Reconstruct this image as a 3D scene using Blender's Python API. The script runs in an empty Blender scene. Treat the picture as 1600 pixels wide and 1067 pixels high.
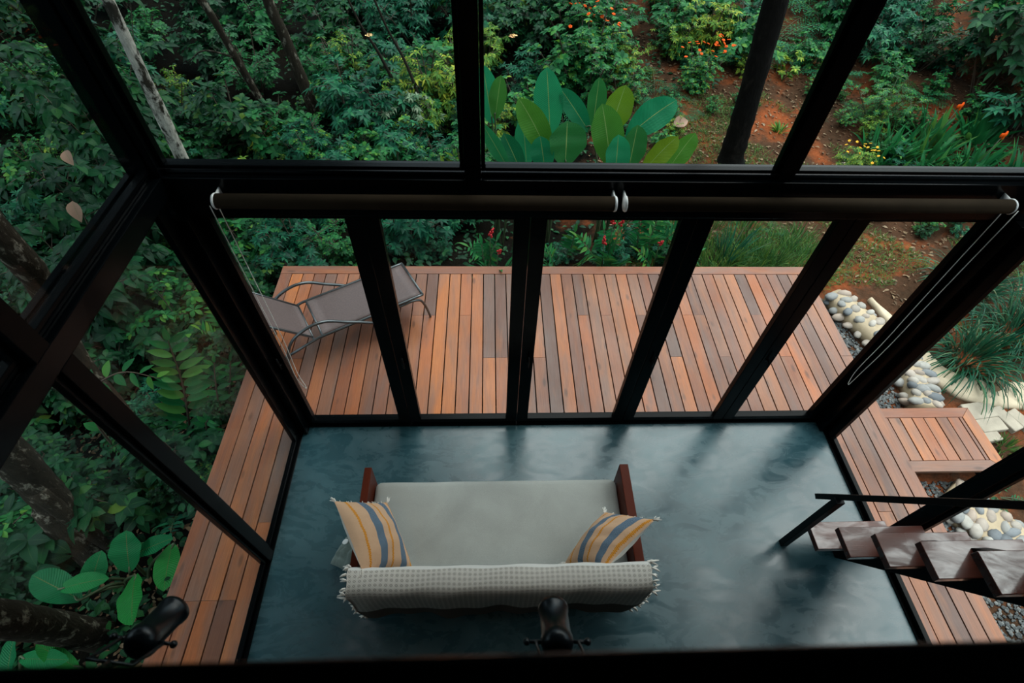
import bpy, bmesh, math, random
import numpy as np
from mathutils import Vector, Matrix

C = bpy.context.scene.collection
SC = bpy.context.scene
rnd = random.Random(7)
PI = math.pi

# ------------------------------------------------------------------ camera
CAM = np.array([1.766, -2.530, 4.4526])
F_PX = 819.9
def cam_axes(yaw, pit, rol):
    fwd = np.array([math.sin(yaw)*math.cos(pit), math.cos(yaw)*math.cos(pit), -math.sin(pit)])
    right = np.array([math.cos(yaw), -math.sin(yaw), 0.0]); up = np.cross(right, fwd)
    r2 = math.cos(rol)*right + math.sin(rol)*up
    u2 = -math.sin(rol)*right + math.cos(rol)*up
    return r2, u2, fwd
AX = cam_axes(*[math.radians(a) for a in (3.695, 51.234, 2.671)])
def project(p):
    d = np.asarray(p, float) - CAM
    w = d @ AX[2]
    if w < .05: return None
    return 800 + F_PX*(d @ AX[0])/w, 533.5 - F_PX*(d @ AX[1])/w, w
cd = bpy.data.cameras.new('camera'); cam = bpy.data.objects.new('camera', cd); C.objects.link(cam)
m = Matrix.Identity(4)
for i in range(3):
    m[i][0] = AX[0][i]; m[i][1] = AX[1][i]; m[i][2] = -AX[2][i]; m[i][3] = CAM[i]
cam.matrix_world = m
cd.sensor_width = 36; cd.lens = F_PX/1600*36; cd.clip_start = .02; cd.clip_end = 200
cd.dof.use_dof = True; cd.dof.focus_distance = 5.0; cd.dof.aperture_fstop = 2.8
SC.camera = cam

# ------------------------------------------------------------------ light
SC.view_settings.view_transform = 'Standard'; SC.view_settings.look = 'None'
SC.view_settings.exposure = 0.3; SC.view_settings.gamma = 1.0
SC.view_settings.use_curve_mapping = False
w = bpy.data.worlds.new('overcast_sky'); SC.world = w; w.use_nodes = True
nt = w.node_tree; nt.nodes.clear()
tc = nt.nodes.new('ShaderNodeTexCoord'); sp = nt.nodes.new('ShaderNodeSeparateXYZ')
rp = nt.nodes.new('ShaderNodeValToRGB'); bg = nt.nodes.new('ShaderNodeBackground'); wo = nt.nodes.new('ShaderNodeOutputWorld')
nt.links.new(tc.outputs['Generated'], sp.inputs[0]); nt.links.new(sp.outputs['Z'], rp.inputs[0])
nt.links.new(rp.outputs[0], bg.inputs[0]); nt.links.new(bg.outputs[0], wo.inputs[0])
rp.color_ramp.elements[0].position = 0.0; rp.color_ramp.elements[0].color = (.015, .03, .035, 1)
e_ = rp.color_ramp.elements.new(.4); e_.color = (.24, .32, .37, 1)
rp.color_ramp.elements[2].position = .9; rp.color_ramp.elements[2].color = (.86, .95, 1, 1)
SKY = 3.0
bg.inputs[1].default_value = SKY
sd = bpy.data.lights.new('sun_through_cloud', 'SUN'); sun = bpy.data.objects.new('sun_through_cloud', sd); C.objects.link(sun)
sd.energy = 2.0; sd.angle = math.radians(60); sd.color = (1, .97, .9)
sun.rotation_euler = Vector((-.42, -.42, -.85)).to_track_quat('-Z', 'Y').to_euler()
try:
    SC.cycles.use_denoising = True; SC.cycles.denoiser = 'OPENIMAGEDENOISE'
    SC.cycles.max_bounces = 8; SC.cycles.diffuse_bounces = 3; SC.cycles.glossy_bounces = 4
    SC.cycles.transparent_max_bounces = 24; SC.cycles.transmission_bounces = 4
    SC.cycles.sample_clamp_indirect = 4
except Exception: pass

# ------------------------------------------------------------------ node helper / materials
def mat(name):
    m = bpy.data.materials.new(name); m.use_nodes = True
    t = m.node_tree; b = t.nodes['Principled BSDF']
    return m, t, b
def N(t, kind, **kw):
    n = t.nodes.new('ShaderNode'+kind)
    for k, v in kw.items():
        if k.startswith('in_'):
            key = k[3:]
            n.inputs[int(key) if key.isdigit() else key.replace('_', ' ')].default_value = v
        else: setattr(n, k, v)
    return n
def L(t, a, b): t.links.new(a, b)
def ramp(t, src, stops, interp='LINEAR'):
    r = t.nodes.new('ShaderNodeValToRGB'); cr = r.color_ramp; cr.interpolation = interp
    while len(cr.elements) < len(stops): cr.elements.new(.5)
    for e, (p, c) in zip(cr.elements, stops):
        e.position = p; e.color = (*c, 1) if len(c) == 3 else c
    if src is not None: L(t, src, r.inputs[0])
    return r.outputs[0]
def math_n(t, op, a, b=None, c=None):
    n = t.nodes.new('ShaderNodeMath'); n.operation = op
    for i, v in enumerate((a, b, c)):
        if v is None: continue
        if isinstance(v, (int, float)): n.inputs[i].default_value = v
        else: L(t, v, n.inputs[i])
    return n.outputs[0]
def mixc(t, fac, a, b, mode='MIX'):
    n = t.nodes.new('ShaderNodeMix'); n.data_type = 'RGBA'; n.blend_type = mode
    for i, v in ((0, fac), (6, a), (7, b)):
        if isinstance(v, (int, float)): n.inputs[i].default_value = v
        elif isinstance(v, tuple): n.inputs[i].default_value = (*v, 1)
        else: L(t, v, n.inputs[i])
    return n.outputs[2]
def bump(t, b, h, dist=.01, strength=.5):
    n = N(t, 'Bump', in_Strength=strength, in_Distance=dist); L(t, h, n.inputs['Height']); L(t, n.outputs[0], b.inputs['Normal'])
def noise(t, scale, detail=4, vec=None, rough=.55, dist=0):
    n = N(t, 'TexNoise', in_Scale=scale, in_Detail=detail, in_Roughness=rough, in_Distortion=dist)
    if vec is not None: L(t, vec, n.inputs['Vector'])
    return n.outputs['Fac']
def mapping(t, src, scale=(1, 1, 1), loc=(0, 0, 0)):
    n = N(t, 'Mapping'); n.inputs['Scale'].default_value = scale; n.inputs['Location'].default_value = loc
    L(t, src, n.inputs[0]); return n.outputs[0]
def plain(name, col, rough=.5, metal=0.0, spec=.5, nscale=0, namt=.15):
    m, t, b = mat(name)
    b.inputs['Roughness'].default_value = rough; b.inputs['Metallic'].default_value = metal
    b.inputs['Specular IOR Level'].default_value = spec
    co = N(t, 'TexCoord').outputs['Object']
    f = noise(t, nscale or 6, 3, co)
    L(t, ramp(t, f, [(.3, tuple(c*(1-namt) for c in col)), (.7, tuple(min(1, c*(1+namt)) for c in col))]), b.inputs['Base Color'])
    return m

def leaf_mat(name, stops, rough=.5, veins=0, vein_col=(.10, .2, .06), trans=.3, spec=.15, rib=.25):
    """stops: ramp over the per-leaf random value"""
    m, t, b = mat(name)
    g = N(t, 'NewGeometry'); oi = N(t, 'ObjectInfo')
    f = math_n(t, 'ADD', math_n(t, 'MULTIPLY', g.outputs['Random Per Island'], .75), math_n(t, 'MULTIPLY', oi.outputs['Random'], .25))
    col = ramp(t, f, stops)
    uv = N(t, 'TexCoord').outputs['UV']; s = N(t, 'SeparateXYZ'); L(t, uv, s.inputs[0])
    au = math_n(t, 'ABSOLUTE', math_n(t, 'SUBTRACT', s.outputs[0], .5))
    ribm = math_n(t, 'LESS_THAN', au, .014 if veins else .03)
    col = mixc(t, math_n(t, 'MULTIPLY', ribm, rib), col, vein_col)
    if veins:
        wv = math_n(t, 'SINE', math_n(t, 'MULTIPLY', math_n(t, 'SUBTRACT', s.outputs[1], math_n(t, 'MULTIPLY', au, .35)), veins))
        col = mixc(t, math_n(t, 'MULTIPLY', math_n(t, 'MAXIMUM', wv, 0), .35), col, tuple(c*.55 for c in stops[len(stops)//2][1]))
        bump(t, b, wv, .004, .4)
    nz = noise(t, 5, 2, N(t, 'TexCoord').outputs['Object'])
    col = mixc(t, .35, col, mixc(t, nz, (.25, .25, .25), (1, 1, 1)), 'MULTIPLY')
    L(t, col, b.inputs['Base Color']); b.inputs['Roughness'].default_value = rough
    b.inputs['Specular IOR Level'].default_value = spec
    tr = N(t, 'BsdfTranslucent'); L(t, col, tr.inputs[0])
    mx = N(t, 'MixShader', in_0=trans); L(t, b.outputs[0], mx.inputs[1]); L(t, tr.outputs[0], mx.inputs[2])
    L(t, mx.outputs[0], t.nodes['Material Output'].inputs['Surface'])
    return m

def wood_mat(name, stops, rough=.38, grain=1.0, spec=.5, knots=True, weathered=(.145, .095, .08), warm=(.42, .15, .05)):
    m, t, b = mat(name)
    g = N(t, 'NewGeometry'); r = g.outputs['Random Per Island']
    col = ramp(t, r, stops)
    uv = N(t, 'TexCoord').outputs['UV']
    off = N(t, 'CombineXYZ'); L(t, math_n(t, 'MULTIPLY', r, 37.0), off.inputs[0]); L(t, math_n(t, 'MULTIPLY', r, 91.0), off.inputs[1])
    add = N(t, 'VectorMath', operation='ADD'); L(t, uv, add.inputs[0]); L(t, off.outputs[0], add.inputs[1])
    v = add.outputs[0]
    big = noise(t, 1.0, 3, mapping(t, v, (1.2, 7, 1)), .6, .6)
    col = mixc(t, math_n(t, 'MULTIPLY', ramp(t, big, [(.42, (0, 0, 0)), (.68, (1, 1, 1))]), .6), col, weathered)
    hi = noise(t, 1.0, 3, mapping(t, v, (.8, 5, 1), (5, 3, 0)), .6, .4)
    col = mixc(t, math_n(t, 'MULTIPLY', ramp(t, hi, [(.5, (0, 0, 0)), (.72, (1, 1, 1))]), .45), col, warm)
    fine = noise(t, 1.0, 5, mapping(t, v, (4, 120, 1)), .7)
    col = mixc(t, .55*grain, col, ramp(t, fine, [(.3, (.45, .42, .4)), (.7, (1.1, 1.1, 1.1))]), 'MULTIPLY')
    if knots:
        vo = N(t, 'TexVoronoi', in_Scale=1.0); L(t, mapping(t, v, (2.6, 7.5, 1)), vo.inputs['Vector'])
        k = ramp(t, vo.outputs['Distance'], [(.0, (1, 1, 1)), (.1, (.7, .7, .7)), (.17, (0, 0, 0))])
        col = mixc(t, math_n(t, 'MULTIPLY', k, .7), col, (.05, .025, .018))
    L(t, col, b.inputs['Base Color'])
    wet = noise(t, 1.3, 3, N(t, 'TexCoord').outputs['Object'])
    L(t, ramp(t, wet, [(.35, (rough*.75,)*3), (.65, (rough*1.35,)*3)]), b.inputs['Roughness'])
    b.inputs['Specular IOR Level'].default_value = spec
    bump(t, b, fine, .0015, .5)
    return m

M = {}
M['black'] = plain('black_painted_steel', (.002, .0025, .003), .45, 0, .12)
M['frame'] = plain('black_painted_frame', (.0010, .0016, .002), .25, 0, .07)
M['beam'] = plain('black_painted_beam', (.0010, .0018, .0024), .2, 0, .14)
M['darkwall'] = plain('dark_plaster', (.012, .013, .014), .8)
M['deck'] = wood_mat('deck_boards', [(0, (.115, .055, .04)), (.3, (.24, .08, .038)), (.5, (.42, .12, .034)), (.68, (.17, .088, .065)), (.85, (.48, .145, .035)), (1, (.27, .10, .055))], .38, 1.15, .32)
M['tread'] = wood_mat('polished_tread_wood', [(0, (.065, .016, .010)), (1, (.11, .026, .014))], .3, .8, .25, False, (.035, .012, .009), (.15, .036, .018))
t_ = M['tread'].node_tree; b_ = t_.nodes['Principled BSDF']
b_.inputs['Coat IOR'].default_value = 1.8; b_.inputs['Coat Roughness'].default_value = .1
L(t_, ramp(t_, noise(t_, 2.4, 6, mapping(t_, N(t_, 'TexCoord').outputs['Object'], (1, 2.2, 1)), .65, 1.0), [(.42, (.06, .06, .06)), (.62, (.75, .75, .75))]), b_.inputs['Coat Weight'])
M['sofawood'] = wood_mat('varnished_sofa_wood', [(0, (.085, .014, .006)), (1, (.17, .026, .007))], .35, .5, .1, False, (.05, .008, .004), (.22, .045, .012))
M['bead'] = plain('pale_bead_chain', (.75, .73, .68), .4)
M['blind'] = plain('brown_blind_fabric', (.022, .015, .009), .9, 0, .04)
M['white'] = plain('white_plastic', (.8, .8, .78), .35)
M['sling'] = plain('brown_sling_mesh', (.095, .066, .063), .6, 0, .4, 60)
M['gunmetal'] = plain('grey_tube_metal', (.10, .11, .115), .3, .7)
M['darkmetal'] = plain('dark_tube_metal', (.02, .022, .024), .32, .4)

def floor_mat():
    m, t, b = mat('polished_teal_concrete')
    co = N(t, 'TexCoord').outputs['Object']
    a = noise(t, .8, 6, co, .62, .8); c = noise(t, 3.2, 7, mapping(t, co, (1, 2.0, 1)), .65, 1.3)
    col = ramp(t, a, [(.28, (.008, .034, .042)), (.5, (.017, .054, .066)), (.72, (.042, .097, .112))])
    col = mixc(t, .55, col, ramp(t, c, [(.32, (.5, .56, .58)), (.66, (1.4, 1.35, 1.3))]), 'MULTIPLY')  # concrete mottling, contrast raised to imitate sky glints and shadow patches
    sc = noise(t, 1.0, 3, mapping(t, co, (2.2, 26, 1)), .7, .6)
    col = mixc(t, math_n(t, 'MULTIPLY', ramp(t, sc, [(.60, (0, 0, 0)), (.68, (1, 1, 1))]), .22), col, (.03, .05, .06))
    L(t, col, b.inputs['Base Color'])
    L(t, ramp(t, c, [(.3, (.16,)*3), (.7, (.40,)*3)]), b.inputs['Roughness'])
    b.inputs['Specular IOR Level'].default_value = .6
    bump(t, b, c, .003, .12)
    return m
M['floor'] = floor_mat()
def glass_mat():
    m = bpy.data.materials.new('window_glass'); m.use_nodes = True; t = m.node_tree; t.nodes.clear()
    lw = N(t, 'LayerWeight', in_Blend=.5)
    fz = math_n(t, 'POWER', lw.outputs['Facing'], 4.0)
    fac = math_n(t, 'ADD', math_n(t, 'MULTIPLY', fz, .16), .0065)
    tr = N(t, 'BsdfTransparent'); tr.inputs[0].default_value = (.96, .985, .975, 1)
    gl = N(t, 'BsdfGlossy', in_Roughness=.0); mx = N(t, 'MixShader')
    L(t, fac, mx.inputs[0]); L(t, tr.outputs[0], mx.inputs[1]); L(t, gl.outputs[0], mx.inputs[2])
    o = N(t, 'OutputMaterial'); L(t, mx.outputs[0], o.inputs[0]); return m
M['glass'] = glass_mat()
def emit(name, col, s):
    m, t, b = mat(name); b.inputs['Emission Color'].default_value = (*col, 1); b.inputs['Emission Strength'].default_value = s
    b.inputs['Base Color'].default_value = (*col, 1); return m
M['lampglow'] = emit('warm_lamp_lens', (1, .62, .28), 60)
def soil_mat():
    m, t, b = mat('forest_soil')
    co = N(t, 'TexCoord').outputs['Object']
    a = noise(t, 1.1, 6, co, .65); d = noise(t, 14, 5, co, .7)
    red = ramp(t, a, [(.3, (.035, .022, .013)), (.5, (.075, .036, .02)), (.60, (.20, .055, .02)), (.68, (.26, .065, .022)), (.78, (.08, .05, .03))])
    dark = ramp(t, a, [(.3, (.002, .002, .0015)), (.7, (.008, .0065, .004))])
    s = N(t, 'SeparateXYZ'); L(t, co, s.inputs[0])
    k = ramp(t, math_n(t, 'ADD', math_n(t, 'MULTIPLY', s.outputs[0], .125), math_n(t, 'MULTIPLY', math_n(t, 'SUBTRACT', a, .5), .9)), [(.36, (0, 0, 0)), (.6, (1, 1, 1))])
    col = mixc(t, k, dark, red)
    col = mixc(t, .6, col, ramp(t, d, [(.3, (.4, .4, .4)), (.7, (1.2, 1.2, 1.2))]), 'MULTIPLY')
    L(t, col, b.inputs['Base Color']); b.inputs['Roughness'].default_value = .95; b.inputs['Specular IOR Level'].default_value = .04
    bump(t, b, d, .04, .8); return m
M['soil'] = soil_mat()
def bark_mat(name, base, patch, lo=.5, hi=.6, sc=5):
    m, t, b = mat(name)
    co = N(t, 'TexCoord').outputs['Object']
    a = noise(t, sc, 5, mapping(t, co, (1, 1, .55)), .7, .25); d = noise(t, 30, 4, mapping(t, co, (1, 1, .3)), .7)
    col = mixc(t, ramp(t, a, [(lo, (0, 0, 0)), (hi, (1, 1, 1))]), base, patch)
    col = mixc(t, .7, col, ramp(t, d, [(.3, (.35, .35, .35)), (.7, (1.2, 1.2, 1.2))]), 'MULTIPLY')
    L(t, col, b.inputs['Base Color']); b.inputs['Roughness'].default_value = .85; b.inputs['Specular IOR Level'].default_value = .1
    bump(t, b, d, .02, .9); return m
M['bark_pale'] = bark_mat('pale_mottled_bark', (.035, .03, .022), (.48, .45, .39), .40, .5, 7)
M['bark_dark'] = bark_mat('dark_bark', (.03, .024, .018), (.12, .10, .075), .58, .66, 4)
M['bark_lichen'] = bark_mat('lichen_bark', (.028, .022, .015), (.20, .18, .14), .55, .64, 13)
M['bark_black'] = bark_mat('black_wet_bark', (.004, .0035, .003), (.016, .013, .011), .55, .68, 4)
M['stem'] = plain('green_brown_stem', (.05, .075, .03), .6)
M['twig'] = plain('brown_twig', (.055, .04, .025), .8)

G_dark = [(0, (0.002, 0.024, 0.010)), (.35, (0.005, 0.046, 0.018)), (.7, (0.009, 0.080, 0.028)), (.9, (0.024, 0.122, 0.029)), (1, (0.108, 0.180, 0.017))]
G_mid = [(0, (0.006, 0.057, 0.021)), (.4, (0.013, 0.121, 0.037)), (.75, (0.029, 0.205, 0.049)), (.92, (0.117, 0.294, 0.034)), (1, (0.333, 0.390, 0.034))]
G_yel = [(0, (0.018, 0.101, 0.019)), (.4, (0.076, 0.210, 0.026)), (.75, (0.205, 0.318, 0.030)), (1, (0.478, 0.474, 0.046))]
G_teal = [(0, (0.003, 0.045, 0.028)), (.5, (0.008, 0.102, 0.053)), (.85, (0.021, 0.188, 0.081)), (1, (0.076, 0.278, 0.099))]
M['leaf_dark'] = leaf_mat('dark_leaf', G_dark, .45)
M['leaf_mid'] = leaf_mat('mid_green_leaf', G_mid, .48)
M['leaf_yellow'] = leaf_mat('yellow_green_leaf', G_yel, .5, trans=.3)
M['leaf_teal'] = leaf_mat('blue_green_leaf', G_teal, .45)
M['leaf_fern'] = leaf_mat('fern_leaflet', [(0, (.005, .085, .04)), (.6, (.014, .17, .072)), (1, (.08, .25, .045))], .55, trans=.35)
M['leaf_paddle'] = leaf_mat('paddle_leaf', [(0, (.008, .13, .05)), (.25, (.012, .26, .11)), (.5, (.025, .34, .15)), (.62, (.02, .18, .05)), (.82, (.09, .28, .025)), (1, (.20, .30, .01))], .4, 220, (.30, .45, .14), .42, .15, .8)
M['leaf_banana'] = leaf_mat('banana_leaf', [(0, (.004, .12, .045)), (.6, (.006, .19, .055)), (1, (.03, .30, .04))], .42, 130, (.16, .17, .05), .35, .18, .8)
M['leaf_grass'] = leaf_mat('grass_blade', [(0, (.015, .07, .02)), (.5, (.05, .15, .03)), (.85, (.13, .22, .035)), (1, (.30, .24, .08))], .5, trans=.3)
M['leaf_lemon'] = leaf_mat('long_grass_blade', [(0, (.004, .028, .016)), (.5, (.010, .085, .045)), (.82, (.03, .16, .075)), (1, (.24, .17, .08))], .42, trans=.25)
M['leaf_strap'] = leaf_mat('strap_leaf', [(0, (.007, .08, .028)), (.6, (.02, .18, .05)), (1, (.13, .27, .035))], .36, trans=.25)
M['leaf_pale'] = leaf_mat('pale_variegated_leaf', [(0, (.06, .16, .08)), (.5, (.16, .27, .15)), (1, (.38, .42, .30))], .45, trans=.3)
M['leaf_dead'] = leaf_mat('dead_leaf', [(0, (.05, .028, .016)), (.4, (.13, .07, .035)), (.75, (.25, .16, .09)), (1, (.42, .32, .22))], .7, trans=.05, spec=.2)
M['leaf_pink'] = leaf_mat('dry_pinkish_leaf', [(0, (.30, .17, .11)), (1, (.38, .24, .17))], .6, trans=.1, spec=.2)
M['orange'] = plain('orange_petal', (.72, .085, .004), .6, 0, .15)
M['red'] = plain('red_bract', (.50, .012, .02), .4)
M['gold'] = plain('golden_petal', (.75, .40, .03), .6, 0, .15)

# ------------------------------------------------------------------ mesh helper
class MB:
    def __init__(self): self.v = []; self.f = []; self.uv = {}
    def face(self, idx, uvs=None):
        if uvs: self.uv[len(self.f)] = uvs
        self.f.append(tuple(idx))
    def box(self, lo, hi, rot=None, org=None, along=0):
        b = len(self.v); pts = []
        for z in (lo[2], hi[2]):
            for (x, y) in ((lo[0], lo[1]), (hi[0], lo[1]), (hi[0], hi[1]), (lo[0], hi[1])): pts.append(Vector((x, y, z)))
        raw = [p.copy() for p in pts]
        if rot is not None: pts = [rot @ p for p in pts]
        if org is not None: pts = [p + Vector(org) for p in pts]
        self.v += [tuple(p) for p in pts]
        o = 1 if along == 0 else 0
        o2 = 2 if along != 2 else 1
        for fc in ((0, 3, 2, 1), (4, 5, 6, 7), (0, 1, 5, 4), (1, 2, 6, 5), (2, 3, 7, 6), (3, 0, 4, 7)):
            self.face([b+i for i in fc], [(raw[i][along], raw[i][o] + raw[i][o2]) for i in fc])
        return self
    def quadprism(self, bottom, top):
        b = len(self.v); self.v += [tuple(p) for p in bottom] + [tuple(p) for p in top]; n = len(bottom)
        self.face([b+i for i in reversed(range(n))]); self.face([b+n+i for i in range(n)])
        for i in range(n): self.face([b+i, b+(i+1) % n, b+n+(i+1) % n, b+n+i])
        return self
    def tube(self, pts, rad, sides=8, cap=True):
        pts = [Vector(p) for p in pts]; n = len(pts)
        if not hasattr(rad, '__len__'): rad = [rad]*n
        b = len(self.v); ref = None
        for i, p in enumerate(pts):
            t = (pts[min(i+1, n-1)] - pts[max(i-1, 0)]).normalized()
            if ref is None:
                ref = t.orthogonal().normalized()
            ref = (ref - t*ref.dot(t)).normalized(); bi = t.cross(ref)
            for k in range(sides):
                a = 2*PI*k/sides
                self.v.append(tuple(p + (ref*math.cos(a) + bi*math.sin(a))*rad[i]))
        for i in range(n-1):
            for k in range(sides):
                k2 = (k+1) % sides
                self.face([b+i*sides+k, b+i*sides+k2, b+(i+1)*sides+k2, b+(i+1)*sides+k],
                          [(i*.1, k/sides), (i*.1, (k+1)/sides), ((i+1)*.1, (k+1)/sides), ((i+1)*.1, k/sides)])
        if cap:
            self.face([b+k for k in reversed(range(sides))]); self.face([b+(n-1)*sides+k for k in range(sides)])
        return self
    def lathe(self, prof, org, axis, sides=20):
        """prof: (radius, distance along the axis)"""
        org = Vector(org); ax = Vector(axis).normalized(); a = ax.orthogonal().normalized(); c = ax.cross(a); b = len(self.v)
        for r, d in prof:
            for k in range(sides):
                th = 2*PI*k/sides
                self.v.append(tuple(org + ax*d + (a*math.cos(th) + c*math.sin(th))*r))
        for i in range(len(prof)-1):
            for k in range(sides):
                k2 = (k+1) % sides
                self.face([b+i*sides+k, b+i*sides+k2, b+(i+1)*sides+k2, b+(i+1)*sides+k])
        self.face([b+k for k in reversed(range(sides))]); self.face([b+(len(prof)-1)*sides+k for k in range(sides)])
        return self
    def blob(self, c, r, seg=8, rings=6, jit=0, rg=None, rot=None):
        b = len(self.v); c = Vector(c); R = Matrix.Rotation(rot or 0, 3, 'Z')
        for i in range(rings+1):
            ph = PI*i/rings
            for k in range(seg):
                th = 2*PI*k/seg; j = 1 + ((rg or rnd).uniform(-jit, jit) if 0 < i < rings else 0)
                self.v.append(tuple(c + R @ Vector((r[0]*math.sin(ph)*math.cos(th)*j, r[1]*math.sin(ph)*math.sin(th)*j, r[2]*math.cos(ph)))))
        for i in range(rings):
            for k in range(seg):
                k2 = (k+1) % seg
                self.face([b+i*seg+k, b+(i+1)*seg+k, b+(i+1)*seg+k2, b+i*seg+k2])
        return self
    def mesh(self, name, smooth=False):
        me = bpy.data.meshes.new(name); me.from_pydata(self.v, [], self.f)
        if self.uv:
            l = me.uv_layers.new(name='uv'); dat = np.zeros(len(me.loops)*2, 'f'); k = 0
            for i, f in enumerate(self.f):
                u = self.uv.get(i)
                for j in range(len(f)):
                    if u: dat[2*k] = u[j][0]; dat[2*k+1] = u[j][1]
                    k += 1
            l.data.foreach_set('uv', dat)
        if smooth: me.polygons.foreach_set('use_smooth', [True]*len(me.polygons))
        me.update(); return me
def link(name, me, m, parent=None, bevel=0):
    o = bpy.data.objects.new(name, me); C.objects.link(o)
    if m is not None and not me.materials: me.materials.append(m)
    if parent is not None: o.parent = parent
    if bevel:
        md = o.modifiers.new('bevel', 'BEVEL'); md.width = bevel; md.segments = 2; md.limit_method = 'ANGLE'
    return o
def obj(name, mb, m, parent=None, smooth=False, bevel=0):
    return link(name, mb.mesh(name, smooth), m, parent, bevel)
def struct(name, mb, m, parent=None, smooth=False, bevel=0):
    o = obj(name, mb, m, parent, smooth, bevel)
    if parent is None: o['kind'] = 'structure'
    return o
def tag(o, label, cat, group=None, kind=None):
    o['label'] = label; o['category'] = cat
    if group: o['group'] = group
    if kind: o['kind'] = kind
    return o
def thing(name, label, cat, loc=(0, 0, 0), group=None):
    o = bpy.data.objects.new(name, None); C.objects.link(o); o.location = loc; o.empty_display_size = .1
    return tag(o, label, cat, group)
def sub(o, loc):
    """parts are modelled in world space; shift a part under a thing whose base is at loc"""
    o.location = -Vector(loc); return o
def box(lo, hi): return MB().box(lo, hi)

# ================================================================== BUILDING
W = 5.0
ZB, ZT = 2.50, 2.78          # ring beam
ZC = 5.3                     # ceiling
struct('floor', box((-.0, -6.0, -.25), (W, .0, 0)), M['floor'])
struct('ceiling', box((-.35, -6.2, ZC), (W+.35, .45, ZC+.18)), M['darkwall'])
struct('wall_back', box((-.15, -6.2, -.25), (W+.15, -6.0, ZC)), M['darkwall'])
struct('wall_left', box((-.06, -6.0, -.25), (0, -2.25, ZC)), M['darkwall'])
struct('wall_right', box((W, -6.0, -.25), (W+.06, -2.25, ZC)), M['darkwall'])
struct('floor_mezzanine', box((0, -6.0, 2.88), (W, -2.38, 3.02)), M['darkwall'])
# front beam with stepped ledges on top
def beam(name, axis, a0, a1, inner, outer, ZB=ZB):
    mb = MB(); s = 1 if outer > inner else -1
    def seg(i, o, z0, z1):
        lo_, hi_ = min(i, o), max(i, o)
        if axis == 'x': mb.box((a0, lo_, z0), (a1, hi_, z1))
        else: mb.box((lo_, a0, z0), (hi_, a1, z1))
    wd = abs(outer-inner)
    seg(inner, outer, ZB, ZT-.03)
    seg(inner+s*wd*.30, outer, ZT-.03, ZT-.012)
    seg(inner+s*wd*.55, inner+s*wd*.68, ZT-.012, ZT-.002)
    seg(inner+s*wd*.78, outer, ZT-.012, ZT)
    return struct(name, mb, M['beam'], bevel=.004)
beam('trim_1', 'x', -.14, W+.14, -.03, .11)
beam('trim_2', 'y', -2.25, -.03, .0, -.17, 2.64)
beam('trim_3', 'y', -2.25, -.03, W, W+.17, 2.64)
# sills round the floor
mb = MB().box((-.07, .0, -.05), (W+.07, .055, .012)).box((-.07, .055, -.05), (W+.07, .12, .035)); struct('baseboard_front', mb, M['frame'], bevel=.003)
mb = MB().box((-.03, -2.25, -.05), (0, 0, .012)).box((-.07, -2.25, -.05), (-.03, 0, .03)); struct('baseboard_left', mb, M['frame'], bevel=.003)
mb = MB().box((W, -2.25, -.05), (W+.03, 0, .012)).box((W+.03, -2.25, -.05), (W+.07, 0, .03)); struct('baseboard_right', mb, M['frame'], bevel=.003)
# corner posts, ground storey and upper storey
struct('trim_4', box((-.085, -.075, 0), (.045, .10, ZB)), M['frame'], bevel=.004)
struct('trim_5', box((W-.03, -.10, 0), (W+.11, .10, ZB)), M['frame'], bevel=.004)
struct('trim_6', box((-.17, -.03, ZT-.03), (.0, .09, ZC)), M['frame'], bevel=.004)
struct('trim_7', box((W, -.03, ZT-.03), (W+.17, .09, ZC)), M['frame'], bevel=.004)
# intermediate posts of the side walls
for k, (x0, x1) in enumerate(((-.075, .0), (W, W+.075))):
    struct('trim_%d' % (8+k), box((x0, -1.225, 0), (x1, -1.14, 2.64)), M['frame'], bevel=.003)
    struct('trim_%d' % (10+k), box((x0-.02 if k == 0 else x0, -1.27, ZT-.03), (x1 if k == 0 else x1+.02, -1.17, ZC)), M['frame'], bevel=.003)
# upper front mullions
for k, x in enumerate((1.67, 3.43)):
    struct('trim_%d' % (12+k), box((x-.045, -.01, ZT-.03), (x+.045, .08, ZC)), M['frame'], bevel=.003)

def glazed(name, plane, a0, a1, z0, z1, s, depth, pos, stile_l=None, stile_r=None):
    """a frame in the wall plane with its pane; plane 'x' runs along x"""
    sl = s if stile_l is None else stile_l; sr = s if stile_r is None else stile_r
    mb = MB()
    def b(u0, u1, v0, v1, t0, t1):
        if plane == 'x': mb.box((u0, t0, v0), (u1, t1, v1))
        else: mb.box((t0, u0, v0), (t1, u1, v1))
    t0, t1 = pos-depth/2, pos+depth/2
    b(a0, a0+sl, z0, z1, t0, t1); b(a1-sr, a1, z0, z1, t0, t1)
    b(a0+sl, a1-sr, z0, z0+s, t0, t1); b(a0+sl, a1-sr, z1-s, z1, t0, t1)
    fr = struct(name, mb, M['frame'], bevel=.003)
    p = MB(); g = .003
    if plane == 'x': p.box((a0+sl-.005, pos-g, z0+s-.005), (a1-sr+.005, pos+g, z1-s+.005))
    else: p.box((pos-g, a0+sl-.005, z0+s-.005), (pos+g, a1-sr+.005, z1-s+.005))
    obj('pane', p, M['glass'], fr)
    return fr
# five folding glass doors
edges = [.046, 1.0, 2.01, 3.035, 4.02, W-.021]
for i in range(5):
    d = glazed('door_%d' % (i+1), 'x', edges[i]+.002, edges[i+1]-.002, .04, ZB-.002, .055, .05, .045,
               .062 if i == 0 else .1, .12 if i == 4 else .1)
    hb = MB(); hx = edges[i]+.06 if i else edges[i]+.035
    hb.tube([(hx, .017, 1.0), (hx, -.012, 1.0)], .009, 8).tube([(hx, -.012, .965), (hx, -.012, 1.1)], .008, 8)
    obj('handle', hb, M['black'], d, True)
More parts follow.
